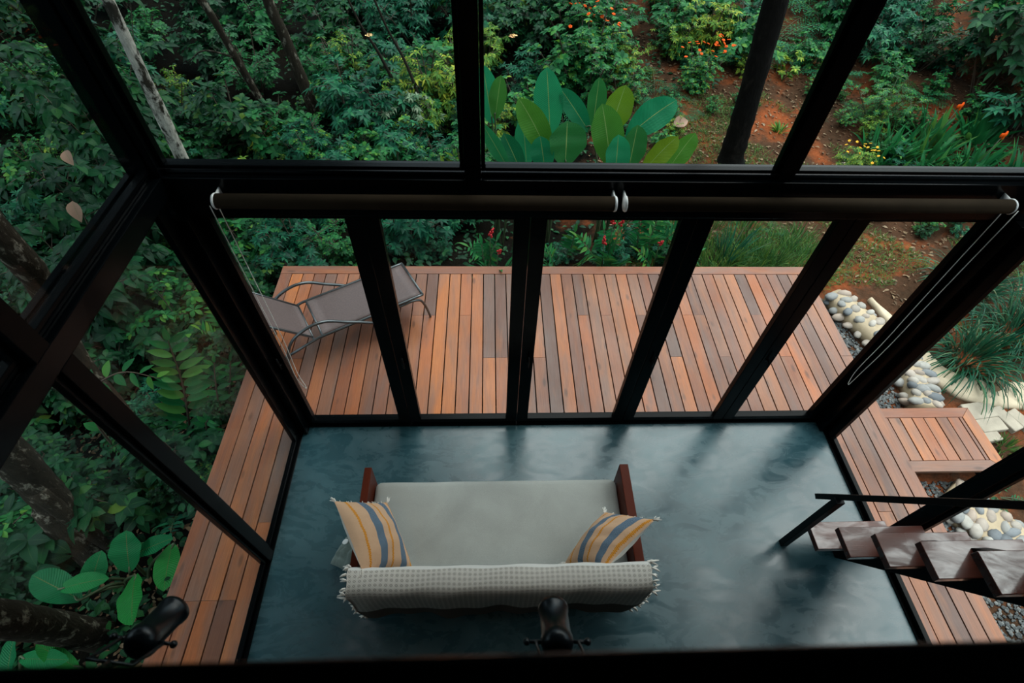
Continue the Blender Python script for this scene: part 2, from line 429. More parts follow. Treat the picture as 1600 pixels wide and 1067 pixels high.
# windows above and at the sides
for i, (x0, x1) in enumerate(((.002, 1.623), (1.717, 3.383), (3.477, W-.002))):
    glazed('window_%d' % (i+1), 'x', x0, x1, ZT+.002, ZC-.002, .022, .04, .03)
n = 4
for px, (s0, s1) in ((-.045, (-2.248, -1.227)), (-.045, (-1.138, -.077)), (W+.045, (-2.248, -1.227)), (W+.045, (-1.138, -.102))):
    glazed('window_%d' % n, 'y', s0, s1, .032, 2.638, .028, .04, px, None, .10 if s1 > -1 else None); n += 1
for px, (s0, s1) in ((-.06, (-2.248, -1.272)), (-.06, (-1.168, -.022)), (W+.06, (-2.248, -1.272)), (W+.06, (-1.168, -.022))):
    glazed('window_%d' % n, 'y', s0, s1, ZT+.002, ZC-.002, .022, .04, px); n += 1

# ================================================================== DECK
def planks(mb, gaps, y0f, y1f, z1, th, rg, joints=True):
    for a, b in zip(gaps[:-1], gaps[1:]):
        y0, y1 = y0f(a, b), y1f(a, b); cuts = [y0, y1]
        if joints:
            for base in (1.42, -.9):
                if y0+.4 < base < y1-.3 and rg.random() < .5: cuts.append(base+rg.choice((0, 0, -.6)))
        cuts.sort()
        for c0, c1 in zip(cuts[:-1], cuts[1:]):
            if c1-c0 < .05: continue
            dz = rg.uniform(-.0015, .0015)
            mb.box((a+.0055, c0+.001, z1-th+dz), (b-.0055, c1-.001, z1+dz), along=1)
rg = random.Random(3)
deck = thing('wooden_deck', 'reddish brown plank deck wrapping round the glass room', 'deck', (2.5, 1.1, 0))
gaps = list(np.linspace(-.735, 5.706, 49))
def y0f(a, b): return -2.95 if (b < -.06 or a > W+.06) else .125
front = [g for g in gaps]
mb = MB(); planks(mb, gaps[1:], y0f, lambda a, b: 2.085, 0.0, .03, rg)
mb.box((W+.073, -2.95, -.03), (5.166, .121, 0), along=1)
sub(obj('decking', mb, M['deck'], deck, bevel=.0015), deck.location)
mb = MB().box((gaps[0], 2.09, -.045), (5.706, 2.22, .0015), along=0)
sub(obj('end_board', mb, M['deck'], deck, bevel=.002), deck.location)
mb = MB().box((gaps[0]+.001, -2.95, -.031), (gaps[1]-.0035, 2.087, .001), along=1)
sub(obj('edge_board', mb, M['deck'], deck, bevel=.002), deck.location)
mb = MB()
for y in (-2.6, -1.7, -.8, .35, 1.1, 1.85):
    if y > .1: mb.box((-.70, y-.03, -.16), (5.68, y+.03, -.032))
    else: mb.box((-.70, y-.03, -.16), (-.08, y+.03, -.032)).box((5.08, y-.03, -.16), (5.68, y+.03, -.032))
for x, y in [(x, 1.85) for x in (-.66, 1.3, 3.3, 5.62)]+[(x, y) for x in (-.62, 5.62) for y in (-2.6, -.8)]:
    sub(obj('post', MB().box((x-.04, y-.05, -1.3), (x+.04, y+.05, -.16)), M['bark_black'], deck), deck.location)
sub(obj('joists', mb, M['bark_black'], deck), deck.location)

ZS = -.17
st = thing('deck_step', 'low plank step with mitred border beside the right end of the deck', 'step', (6.2, -.1, ZS))
x0, x1, ya, yb = 5.72, 6.80, -.455, .255
mb = MB(); gs = list(np.linspace(5.745, x1-.165, 8)) + [x1-.125]
planks(mb, gs, lambda a, b: ya+.115, lambda a, b: yb-.115, ZS, .03, rg, False)
sub(obj('decking', mb, M['deck'], st, bevel=.0015), st.location)
mb = MB()
def mitre(p): # border board from four xy corners
    mb.quadprism([(x, y, ZS-.035) for x, y in p], [(x, y, ZS+.001) for x, y in p])
for pts, al in (([(x0, yb-.112), (x1-.122, yb-.112), (x1, yb), (x0, yb)], 0), ([(x0, ya), (x1, ya), (x1-.122, ya+.112), (x0, ya+.112)], 0),
            ([(x1-.119, ya+.113), (x1, ya+.002), (x1, yb-.002), (x1-.119, yb-.113)], 1)):
    s = len(mb.f); mitre(pts)
    for i in range(s, len(mb.f)): mb.uv[i] = [(mb.v[k][al], mb.v[k][1-al]) for k in mb.f[i]]
sub(obj('border_board', mb, M['deck'], st, bevel=.002), st.location)
for x in (5.9, 6.7):
    for y in (ya+.08, yb-.08):
        sub(obj('post', MB().box((x-.035, y-.035, -.55), (x+.035, y+.035, ZS-.036)), M['bark_black'], st), st.location)
# ================================================================== SOFA
def fabric(name, col, scale=220, amt=.2):
    m, t, b = mat(name); co = N(t, 'TexCoord').outputs['Object']
    f = noise(t, scale, 2, co); g = noise(t, 2.2, 4, co, .6, .5)
    c = ramp(t, g, [(.3, tuple(x*.86 for x in col)), (.7, tuple(min(1, x*1.08) for x in col))])
    L(t, mixc(t, amt, c, ramp(t, f, [(.3, (.55, .55, .55)), (.7, (1.2, 1.2, 1.2))]), 'MULTIPLY'), b.inputs['Base Color'])
    b.inputs['Roughness'].default_value = .9; b.inputs['Specular IOR Level'].default_value = .2
    b.inputs['Sheen Weight'].default_value = .2
    bump(t, b, f, .002, .4); return m
M['sofa'] = fabric('light_grey_canvas', (.35, .355, .33))
M['greycush'] = fabric('grey_green_cotton', (.115, .15, .135))
M['cream'] = fabric('cream_cotton', (.72, .68, .62))
def throw_mat():
    m, t, b = mat('woven_diamond_throw')
    uv = N(t, 'TexCoord').outputs['UV']; s = N(t, 'SeparateXYZ'); L(t, uv, s.inputs[0])
    def tri(x): return math_n(t, 'ABSOLUTE', math_n(t, 'SUBTRACT', math_n(t, 'FRACT', x), .5))
    U = math_n(t, 'MULTIPLY', s.outputs[0], 1/.034); V = math_n(t, 'MULTIPLY', s.outputs[1], 1/.029)
    d = math_n(t, 'ADD', tri(U), tri(V))
    ring = math_n(t, 'LESS_THAN', math_n(t, 'ABSOLUTE', math_n(t, 'SUBTRACT', d, .5)), .10)
    dot = math_n(t, 'LESS_THAN', math_n(t, 'ABSOLUTE', math_n(t, 'SUBTRACT', d, .80)), .09)
    dot2 = math_n(t, 'LESS_THAN', d, .12)
    pat = math_n(t, 'MAXIMUM', math_n(t, 'MAXIMUM', math_n(t, 'MULTIPLY', ring, .85), dot), dot2)
    inside = math_n(t, 'LESS_THAN', s.outputs[1], .46)
    top = math_n(t, 'GREATER_THAN', s.outputs[1], -.025)
    pat = math_n(t, 'MULTIPLY', math_n(t, 'MULTIPLY', pat, inside), top)
    base = mixc(t, top, (.60, .58, .55), mixc(t, inside, (.10, .08, .065), (.26, .24, .215)))  # plain lower border, colour darkened to imitate shade behind the sofa back
    L(t, mixc(t, pat, base, (.66, .62, .56)), b.inputs['Base Color'])
    b.inputs['Roughness'].default_value = .95; b.inputs['Specular IOR Level'].default_value = .15
    bump(t, b, math_n(t, 'ADD', pat, noise(t, 300, 2, N(t, 'TexCoord').outputs['Object'])), .003, .5); return m
M['throw'] = throw_mat()
SX0, SX1 = .835, 2.785
sofa = thing('sofa', 'long light grey sofa with dark wooden side panels on the concrete floor', 'sofa', (1.81, -1.15, 0))
def sp_(o): return sub(o, sofa.location)
def soft_box(lo, hi, r, seg=(24, 12, 3), crown=.0, wav=.0, rg=None):
    """rounded cushion block with a slight crown on top"""
    bm = bmesh.new(); bmesh.ops.create_cube(bm, size=1)
    bm.free()
    mb = MB(); lo = Vector(lo); hi = Vector(hi); c = (lo+hi)/2; h = (hi-lo)/2; nx, ny, nz = seg
    idx = {}
    def P(u, v, w_):
        q = Vector((u*h.x, v*h.y, w_*h.z)); core = Vector((h.x-r, h.y-r, h.z-min(r, h.z)))
        k = Vector((max(-core.x, min(core.x, q.x)), max(-core.y, min(core.y, q.y)), max(-core.z, min(core.z, q.z))))
        d = q-k
        if d.length > 1e-6:
            d = d.normalized()*min(r, d.length*1.0 if d.length < r else r); q = k+d
        q.z += crown*max(0, w_)*(1-u*u)*(1-v*v)
        if wav: q.z += wav*math.sin(u*9+v*3)*math.cos(v*5-u*2)*max(0, w_); q.y += wav*.6*math.sin(u*13)
        return tuple(c+q)
    def vert(key):
        if key not in idx: idx[key] = len(mb.v); mb.v.append(P(*key))
        return idx[key]
    def lin(n, i):
        a = 2*i/n-1
        return round(math.copysign(1-(1-abs(a))**1.6 if False else abs(a), a), 5)
    def grid(fn, n1, n2, flip):
        for i in range(n1):
            for j in range(n2):
                q = [vert(fn(lin(n1, i), lin(n2, j))), vert(fn(lin(n1, i+1), lin(n2, j))), vert(fn(lin(n1, i+1), lin(n2, j+1))), vert(fn(lin(n1, i), lin(n2, j+1)))]
                mb.face(q[::-1] if flip else q)
    grid(lambda a, b: (a, b, 1.0), nx, ny, False); grid(lambda a, b: (a, b, -1.0), nx, ny, True)
    grid(lambda a, b: (a, -1.0, b), nx, nz, False); grid(lambda a, b: (a, 1.0, b), nx, nz, True)
    grid(lambda a, b: (1.0, a, b), ny, nz, False); grid(lambda a, b: (-1.0, a, b), ny, nz, True)
    return mb
sp_(obj('seat_cushion', soft_box((SX0, -1.50, .25), (SX1, -.735, .425), .05, (60, 26, 6), .012, .002), M['sofa'], sofa, True))
sp_(obj('seat_frame', box((SX0, -1.50, .16), (SX1, -.78, .25)), M['sofawood'], sofa, bevel=.006))
bk = obj('back_cushion', soft_box((SX0, -.07, -.26), (SX1, .07, .26), .05, (50, 6, 14), .006), M['sofa'], sofa, True)
bk.rotation_euler = (math.radians(6), 0, 0); bk.location = Vector((0, -1.565, .525)) - Vector((0, sofa.location.y, 0)); bk.location.x = -sofa.location.x
bf = obj('back_frame', box((SX0, -.012, -.22), (SX1, .012, .10)), M['sofawood'], sofa, bevel=.004)
bf.rotation_euler = (math.radians(6), 0, 0); bf.location = Vector((-sofa.location.x, -1.625-sofa.location.y, .44))
def side_panel(x0, x1):
    mb = MB(); prof = [(-.73, .16), (-.70, .60), (-1.52, .58), (-1.60, .58), (-1.62, .16)]
    mb.quadprism([(x0, y, z) for y, z in prof], [(x1, y, z) for y, z in prof]); return mb
sp_(obj('side_panel', side_panel(.775, .832), M['sofawood'], sofa, bevel=.004))
sp_(obj('side_panel', side_panel(2.788, 2.858), M['sofawood'], sofa, bevel=.004))
for x in (.803, 2.823):
    for y in (-.80, -1.56):
        sp_(obj('leg', MB().lathe([(.018, 0), (.026, .16)], (x, y, .0), (0, 0, 1), 10), M['sofawood'], sofa, True))

# throw over the back: profile (y, z) with running length
tx0, tx1 = .825, 2.83
prof = [(-1.495, .70), (-1.492, .755), (-1.508, .792), (-1.545, .803), (-1.585, .80), (-1.63, .794), (-1.662, .772), (-1.676, .72),
        (-1.680, .62), (-1.682, .53), (-1.683, .44), (-1.684, .37), (-1.684, .30), (-1.684, .235)]
mb = MB(); nx = 90; ln = [0]
for a, b in zip(prof[:-1], prof[1:]): ln.append(ln[-1]+math.hypot(b[0]-a[0], b[1]-a[1]))
rg = random.Random(5)
def thr(u, j):
    y, z = prof[j]; k = max(0, j-6)/7
    x = tx0+(tx1-tx0)*u
    x += (.5-u)*.10*k*k + .006*math.sin(j*1.7+u*3)*(1 if u < .02 or u > .98 else 0)
    y += -.012*k*math.sin(u*21+1)-.008*k*math.sin(u*47) + .003*math.sin(u*33+j)
    z += .012*k*math.sin(u*9+.7)+.004*math.sin(u*26)*(1-k)
    if j >= 12: z += .03*math.sin(u*13)
    return (x, y, z)
for side in (0, 1):
    for j in range(len(prof)):
        for i in range(nx+1):
            p = Vector(thr(i/nx, j))
            if side: # inner skin
                q = Vector((0, -1.58, .6 if prof[j][1] < .75 else .70)); d = Vector((0, q.y-p.y, q.z-p.z)); d.normalize(); p = p+d*.008
            mb.v.append(tuple(p))
st_ = (nx+1)*len(prof)
u0 = ln[4]
for j in range(len(prof)-1):
    for i in range(nx):
        a = j*(nx+1)+i; q = [a, a+1, a+nx+2, a+nx+1]
        uvs = [((tx1-tx0)*i/nx, ln[j]-ln[3]), ((tx1-tx0)*(i+1)/nx, ln[j]-ln[3]), ((tx1-tx0)*(i+1)/nx, ln[j+1]-ln[3]), ((tx1-tx0)*i/nx, ln[j+1]-ln[3])]
        mb.face(q[::-1], uvs[::-1]); mb.face([x+st_ for x in q], uvs)
for j in range(len(prof)-1):
    for i in (0, nx):
        a = j*(nx+1)+i; mb.face([a, a+nx+1, a+nx+1+st_, a+st_])
for i in range(nx):
    for j in (0, len(prof)-1):
        a = j*(nx+1)+i; mb.face([a, a+1, a+1+st_, a+st_])
th = thing('throw_blanket', 'cream and grey diamond patterned throw with fringe draped over the sofa back', 'blanket', (1.82, -1.6, .4))
sub(obj('cloth', mb, M['throw'], th, True), th.location)
for side in (0, 1):
    for j in range(1, len(prof)):
        for q in range(3 if j > 6 else 2):
            p = Vector(thr(float(side), j)); p.z += rg.uniform(-.02, .02)
            if j >= 8 and rg.random() < .25: continue
            ln_ = rg.uniform(.03, .055)*(1.5 if j < 8 else .9); sx = -1 if side == 0 else 1
            e = p+Vector((sx*ln_*rg.uniform(.5, 1), rg.uniform(-.02, .02), -ln_*rg.uniform(.0, .9)))
            mid = (p+e)/2+Vector((0, 0, .008))
            mb = MB().tube([p, mid, e], [.005, .0075, .003], 5)
            sub(obj('tassel', mb, M['cream'], th, True), th.location)

# ------------------------------------------------------------------ striped cushions
def stripe_mat():
    m, t, b = mat('striped_cushion_cover')
    uv = N(t, 'TexCoord').outputs['UV']; s = N(t, 'SeparateXYZ'); L(t, uv, s.inputs[0])
    u = s.outputs[0]; v = s.outputs[1]
    uw = math_n(t, 'ADD', u, math_n(t, 'MULTIPLY', math_n(t, 'SUBTRACT', noise(t, 6, 2, uv), .5), .025))
    P = (.70, .44, .28)
    col = ramp(t, uw, [(0, P), (.325, (.075, .125, .19)), (.455, P), (.74, (.075, .125, .19)), (.865, P)], 'CONSTANT')
    den = noise(t, 130, 2, uv)
    blue = math_n(t, 'MAXIMUM', math_n(t, 'MULTIPLY', math_n(t, 'GREATER_THAN', uw, .325), math_n(t, 'LESS_THAN', uw, .455)),
                  math_n(t, 'MULTIPLY', math_n(t, 'GREATER_THAN', uw, .74), math_n(t, 'LESS_THAN', uw, .865)))
    col = mixc(t, math_n(t, 'MULTIPLY', blue, ramp(t, den, [(.45, (0, 0, 0)), (.6, (.7, .7, .7))])), col, (.30, .38, .46))
    zig = math_n(t, 'MULTIPLY', math_n(t, 'ABSOLUTE', math_n(t, 'SUBTRACT', math_n(t, 'FRACT', math_n(t, 'MULTIPLY', v, 26)), .5)), .02)
    br = None
    for c in (.155, .575, .965):
        k = math_n(t, 'LESS_THAN', math_n(t, 'ABSOLUTE', math_n(t, 'SUBTRACT', math_n(t, 'ADD', uw, zig), c)), .017)
        br = k if br is None else math_n(t, 'MAXIMUM', br, k)
    st2 = math_n(t, 'SINE', math_n(t, 'MULTIPLY', math_n(t, 'ADD', v, math_n(t, 'MULTIPLY', u, .6)), 260))
    braid = mixc(t, math_n(t, 'GREATER_THAN', st2, 0), (.62, .22, .025), (.80, .36, .06))
    col = mixc(t, br, col, braid)
    wv = noise(t, 240, 2, uv)
    col = mixc(t, .25, col, ramp(t, wv, [(.3, (.5, .5, .5)), (.7, (1.2, 1.2, 1.2))]), 'MULTIPLY')
    L(t, col, b.inputs['Base Color']); b.inputs['Roughness'].default_value = .92; b.inputs['Specular IOR Level'].default_value = .15
    bump(t, b, math_n(t, 'ADD', math_n(t, 'MULTIPLY', br, .8), math_n(t, 'ADD', wv, math_n(t, 'MULTIPLY', noise(t, 9, 3, uv), 2))), .006, .6); return m
M['stripe'] = stripe_mat()
def pillow(name, label, TL, TR, BR, BL, thick, face_m, back_m, tassels=True, seed=1, group=None, tuft=False, cat='cushion'):
    TL, TR, BR, BL = map(Vector, (TL, TR, BR, BL)); rg = random.Random(seed)
    cen = (TL+TR+BR+BL)/4; nrm = ((TR-BL).cross(TL-BR)).normalized()
    if nrm.z < 0: nrm = -nrm
    t = thing(name, label, cat, tuple(cen), group); n = 28
    def base(u, v):
        pu = .045*math.sin(PI*v); pv = .045*math.sin(PI*u)     # edges pulled in between the corners
        u2 = u+(.5-u)*2*pu*.6; v2 = v+(.5-v)*2*pv*.6
        return (TL*(1-u2)+TR*u2)*(1-v2)+(BL*(1-u2)+BR*u2)*v2
    def hgt(u, v):
        a = max(0, math.sin(PI*u))*max(0, math.sin(PI*v)); h = a**(.42 if tuft else .55)
        if tuft:
            h *= .55+.45*min(1, min(math.hypot(u-a_, v-b_) for a_ in (.3, .7) for b_ in (.3, .7))*5)
            h *= .75+.25*min(1, min(abs(u-.3), abs(u-.7), abs(v-.3), abs(v-.7))*14)
        h *= 1+.06*math.sin(u*9+seed)*math.sin(v*7+seed*2)+.035*math.sin(v*23+u*6)
        return h
    for nm, sgn, m in (('front_cover', 1, face_m), ('back_cover', -1, back_m)):
        mb = MB()
        for j in range(n+1):
            for i in range(n+1):
                u, v = i/n, j/n; mb.v.append(tuple(base(u, v)+nrm*(sgn*thick*.5*hgt(u, v)) + Vector((0, 0, 0))))
        for j in range(n):
            for i in range(n):
                a = j*(n+1)+i; q = [a, a+n+1, a+n+2, a+1]; uv = [(i/n, 1-j/n), (i/n, 1-(j+1)/n), ((i+1)/n, 1-(j+1)/n), ((i+1)/n, 1-j/n)]
                if sgn < 0: q.reverse(); uv.reverse()
                mb.face(q, uv)
        sub(obj(nm, mb, m, t, True), t.location)
    if tassels:
        for cn in (TL, TR, BR, BL):
            mb = MB()
            d = (cn-cen).normalized()
            for k in range(9):
                e = d*rg.uniform(.025, .05)+Vector((rg.uniform(-1, 1), rg.uniform(-1, 1), rg.uniform(-.6, .6)))*.018
                p0 = cn-d*.014
                mb.tube([p0, p0+e*.5+nrm*.004, p0+e], [.0045, .004, .0022], 5)
            sub(obj('tassel', mb, M['cream'], t, True), t.location)
        for k in range(26):
            v = rg.choice((0, 1)); u = rg.random(); p = base(u, v); d = (base(u, .5)-p).normalized()*-1
            mb = MB().tube([p-d*.004, p+d*rg.uniform(.008, .016)+nrm*rg.uniform(-.008, .008)], [.004, .0025], 5)
            sub(obj('thread_end', mb, M['cream'], t, True), t.location)
    return t
pillow('striped_cushion', 'orange and blue striped cushion leaning over the left end of the sofa', (.665, -1.072, .86), (.985, -.985, .60), (1.205, -1.435, .52), (.915, -1.525, .80), .27, M['stripe'], M['cream'], seed=2, group=None)
pillow('striped_cushion', 'orange and blue striped cushion tilted against the right end of the sofa', (2.615, -1.085, .60), (2.90, -1.25, .88), (2.535, -1.53, .76), (2.285, -1.43, .53), .26, M['stripe'], M['cream'], seed=5)
gc = pillow('tufted_cushion', 'grey green tufted seat cushion on the floor at the left side of the sofa', (.592, -1.07, .11), (.764, -1.15, .23), (.68, -1.38, .20), (.487, -1.265, .065), .10, M['greycush'], M['greycush'], False, 3, None, True)
mb = MB().blob((0, 0, 0), (.030, .019, .003), 14, 6)
o = obj('care_label', mb, M['white'], gc, True); o.location = Vector((.615, -1.14, .205))-gc.location; o.rotation_euler = (.2, -.5, .3); o['label'] = 'white oval paper label'

# ================================================================== LOUNGER (sling frame on the deck)
LO = Vector((-.126, 1.04, 0)); LA = math.radians(29.5)
lg = thing('sun_lounger', 'brown sling sun lounger with curved metal arms at the left end of the deck', 'lounger', tuple(LO)); lg.rotation_euler = (0, 0, LA)
HW = .275
def sling(p0, p1, y0, y1, sag, nseg=10):
    """slung cloth panel between two side rails, in local x-z"""
    mb = MB(); p0, p1 = Vector((p0[0], 0, p0[1])), Vector((p1[0], 0, p1[1])); d = (p1-p0); up = Vector((-d.z, 0, d.x)).normalized(); w_ = 8
    for k in (1, -1):
        for i in range(nseg+1):
            for j in range(w_+1):
                a, b = i/nseg, j/w_
                q = p0+d*a; q = q-up*(sag*math.sin(PI*b)*(.4+.6*math.sin(PI*a))) + up*(k*.003)
                mb.v.append((q.x, y0+(y1-y0)*b, q.z))
    s = (nseg+1)*(w_+1)
    for i in range(nseg):
        for j in range(w_):
            a = i*(w_+1)+j; q = [a, a+w_+1, a+w_+2, a+1]; mb.face(q[::-1]); mb.face([x+s for x in q])
    for i in range(nseg):
        for j in (0, w_): a = i*(w_+1)+j; mb.face([a, a+w_+1, a+w_+1+s, a+s])
    for j in range(w_):
        for i in (0, nseg): a = i*(w_+1)+j; mb.face([a, a+1, a+1+s, a+s])
    return mb
obj('seat_sling', sling((.10, .345), (1.17, .375), -HW+.02, HW-.02, .012), M['sling'], lg, True)
obj('back_sling', sling((-.01, .345), (-.52, .90), -HW+.02, HW-.02, .012), M['sling'], lg, True)
mb = MB()
for s in (-1, 1):
    mb.tube([(-.40, s*HW, .215), (-.1, s*HW, .30), (.05, s*HW, .338), (.6, s*HW, .352), (1.12, s*HW, .372), (1.19, s*HW, .375)], .014, 8)
    mb.tube([(.0, s*(HW-.035), .34), (-.52, s*(HW-.03), .905)], .012, 8)
mb.tube([(1.185, -HW, .375), (1.185, HW, .375)], .014, 8).tube([(.09, -HW, .338), (.09, HW, .338)], .011, 8)
mb.tube([(-.52, -HW+.03, .905), (-.52, HW-.03, .905)], .012, 8).tube([(.0, -HW, .335), (.0, HW, .335)], .011, 8)
obj('side_rail', mb, M['gunmetal'], lg, True)
def bez(pts, n=18):
    """Catmull-Rom through points"""
    out = []; P = [Vector(p) for p in pts]; P = [P[0]*2-P[1]]+P+[P[-1]*2-P[-2]]
    for i in range(1, len(P)-2):
        for k in range(n):
            t = k/n; out.append(.5*((2*P[i])+(P[i+1]-P[i-1])*t+(2*P[i-1]-5*P[i]+4*P[i+1]-P[i+2])*t*t+(3*P[i]-P[i-1]-3*P[i+1]+P[i+2])*t**3))
    out.append(P[-2]); return out
for s in (-1, 1):
    y = s*(HW+.03)
    mb = MB(); mb.tube(bez([(-.32, y, .008), (-.30, y, .22), (-.20, y, .45), (-.02, y, .555), (.16, y, .55), (.34, y, .44), (.52, y, .33), (.66, y, .22), (.74, y, .008)], 8), .0155, 8)
    o = obj('arm', mb, M['gunmetal'], lg, True)
    mb = MB(); mb.tube(bez([(.86, s*HW, .34), (.96, s*(HW+.005), .335), (1.06, s*(HW+.01), .345), (1.15, s*(HW+.012), .31), (1.20, s*(HW+.014), .18), (1.235, s*(HW+.014), .008)], 8), .0135, 8)
    obj('leg', mb, M['gunmetal'], lg, True)
    mb = MB(); mb.tube([(-.36, s*(HW-.05), .235), (-.33, s*(HW-.05), .62)], .009, 6).box((-.37, s*(HW-.05)-.012, .21), (-.33, s*(HW-.05)+.012, .25))
    obj('back_prop', mb, M['darkmetal'], lg, True)
mb = MB(); mb.tube([(-.345, -HW, .24), (-.345, HW, .24)], .01, 6)
obj('cross_bar', mb, M['darkmetal'], lg, True)

# ================================================================== ROLLER BLINDS
def blind(label, x0, x1, cord_x, dz=0):
    z = 2.665+dz; y = -.115
    t = thing('roller_blind', label, 'blind', ((x0+x1)/2, y, z))
    mb = MB().lathe([(.041, 0), (.041, x1-x0)], (x0, y, z), (1, 0, 0), 24)
    sub(obj('roll', mb, M['blind'], t, True), t.location)
    for xx, s in ((x0, -1), (x1, 1)):
        mb = MB().lathe([(.043, 0), (.045, .006), (.040, .014), (.02, .018)], (xx, y, z), (s, 0, 0), 20).box((xx+s*.004-.004, y, z-.012), (xx+s*.004+.004, -.028, z+.03))
        o = sub(obj('end_cap', mb, M['white'], t, True), t.location)
    s = 1 if cord_x > (x0+x1)/2 else -1
    mb = MB()
    a, b = y-.042, y+.03
    lowz = .85
    mb.tube(bez([(cord_x, a, z), (cord_x, a+.004, 1.8), (cord_x+.003, a+.006, 1.4), (cord_x-.012, a+.01, 1.04), (cord_x+.004, y-.012, lowz+.02), (cord_x+.006, y-.004, lowz), (cord_x+.004, y+.006, lowz+.02), (cord_x-.014, y+.014, 1.04), (cord_x, b-.012, 1.4), (cord_x, b-.006, 1.8), (cord_x, b, z)], 6), .0028, 5)
    sub(obj('pull_cord', mb, M['bead'], t, True), t.location)
blind('rolled brown roller blind under the front beam, the longer one on the left', .285, 2.455, .262)
blind('rolled brown roller blind under the front beam, the one on the right', 2.525, 4.755, 4.78)

# ================================================================== SPOTLIGHTS under the upper floor
def spot(label, back, d, mount):
    back = Vector(back); d = Vector(d).normalized()
    t = thing('spotlight', label, 'lamp', tuple(back))
    mb = MB().lathe([(.02, -.03), (.034, -.028), (.046, -.012), (.048, .0), (.048, .018), (.0445, .022), (.0445, .118), (.048, .123), (.048, .136), (.042, .136), (.040, .11)], back, d, 28)
    sub(obj('body', mb, M['spotblack'], t, True), t.location)
    mb = MB().lathe([(.039, .118), (.036, .121)], back, d, 24); sub(obj('lens', mb, M['lampglow'], t, True), t.location)
    side = d.cross(Vector((0, 0, 1))).normalized()
    for s in (-1, 1):
        p = back+side*s*.048+d*.005
        mb = MB().tube([p, p+side*s*.035], [.006, .005], 8).blob(p+side*s*.042, (.011, .011, .011), 10, 8)
        sub(obj('knob', mb, M['spotblack'], t, True), t.location)
    mb = MB(); p = back+side*.062+d*.005; q = back-side*.062+d*.005; top = Vector(mount)
    mb.tube([p, p+(top-back)*.7, q+(top-back)*.7, q], .005, 6).tube([back+(top-back)*.7, top], .009, 8)
    sub(obj('bracket', mb, M['spotblack'], t, True), t.location)
    ld = bpy.data.lights.new('spotlight_bulb', 'SPOT'); lo = bpy.data.objects.new('spotlight_bulb', ld); C.objects.link(lo)
    ld.energy = 3; ld.color = (1, .7, .4); ld.spot_size = math.radians(70); ld.shadow_soft_size = .03
    lo.location = back+d*.18; lo.rotation_euler = d.to_track_quat('-Z', 'Y').to_euler()
M['spotblack'] = plain('black_gloss_lacquer', (.004, .006, .008), .3, 0, .35)
spot('black spotlight at the left, above the left deck strip', (.758, -2.230, 2.70), (.10, .75, -.64), (.765, -2.33, 2.878))
spot('black spotlight in the middle, in front of the sofa back', (1.958, -2.262, 2.70), (.02, .80, -.58), (1.958, -2.345, 2.878))

# ================================================================== STAIRS, RAILS
sr = thing('staircase', 'steep open staircase with dark polished wooden treads along the right glass wall', 'stairs', (4.65, -1.2, 0))
for i in range(8):
    z = .29+.345*i; y1 = -1.081-.162*i; y0 = y1-.215
    if i == 7: z = 2.69
    mb = MB().box((4.33, y0, z-.055), (4.97, y1, z), along=0)
    o = sub(obj('tread', mb, M['tread'], sr, bevel=.004), sr.location)
mb = MB(); a = Vector((4.62, -1.10, 0)); dirv = Vector((0, -.162, .345)).normalized()
for x in (4.62,):
    prof = [(-1.02, .0), (-1.28, .0), (-1.28-.162*7.35, .345*7.35), (-1.02-.162*7.0, .345*7.35)]
    mb.quadprism([(x, y, z) for y, z in prof], [(x+.10, y, z) for y, z in prof])
for i in range(8):
    z = (.29+.345*i if i < 7 else 2.69)-.055; y1 = -1.081-.162*i
    mb.box((4.56, y1-.20, z-.02), (4.78, y1-.015, z))
sub(obj('stringer', mb, M['black'], sr, bevel=.002), sr.location)
hr = thing('stair_handrail', 'black metal handrail on a post beside the stair treads', 'handrail', (4.224, -1.15, 0))
a = Vector((4.224, -1.03, .70)); b = Vector((4.224, -1.80, 2.45)); d = (b-a); R = d.to_track_quat('Y', 'Z').to_matrix()
mb = MB().box((-.018, 0, -.02), (.018, d.length, .02), R, a); sub(obj('rail', mb, M['black'], hr, bevel=.003), hr.location)
mb = MB().box((4.194, -1.18, 0), (4.254, -1.13, .93)); sub(obj('post', mb, M['black'], hr, bevel=.003), hr.location)
mb = MB().box((4.20, -1.81, 2.2), (4.25, -1.77, 2.88)); sub(obj('post', mb, M['black'], hr, bevel=.003), hr.location)
gr = thing('balcony_railing', 'black metal railing along the edge of the upper floor, close to the camera', 'railing', (2.5, -2.5, 3.02))
mb = MB().box((.02, -2.545, 3.955), (W-.02, -2.466, 4.0)); sub(obj('top_rail', mb, M['rail'] if 'rail' in M else M['frame'], gr, bevel=.006), gr.location)
for x in (.06, 1.28, 2.5, 3.72, 4.94):
    mb = MB().box((x-.02, -2.525, 3.02), (x+.02, -2.485, 3.956)); sub(obj('post', mb, M['frame'], gr), gr.location)

# ================================================================== SANDALS
M['rubber'] = plain('dark_blue_rubber', (.012, .026, .032), .45)
def sandal(label, x, y, rz):
    t = thing('sandal', label, 'shoe', (x, y, .003), 'pair of sandals outside the right corner'); t.rotation_euler = (0, 0, rz)
    def outline(z, k=1): return [(math.cos(a)*.135*k, (math.sin(a)*(.043+.008*math.cos(a)))*k, z) for a in [2*PI*i/20 for i in range(20)]]
    obj('sole', MB().quadprism(outline(0), outline(.024)), M['rubber'], t, bevel=.004)
    mb = MB().tube(bez([(.02, -.042, .02), (.045, -.03, .055), (.05, 0, .066), (.045, .03, .055), (.02, .042, .02)], 5), .011, 6)
    obj('strap', mb, M['rubber'], t, True)
sandal('dark rubber sandal nearer the glass corner on the deck', 5.46, .175, .35)
sandal('dark rubber sandal at the deck edge, further from the glass', 5.625, .285, .12)
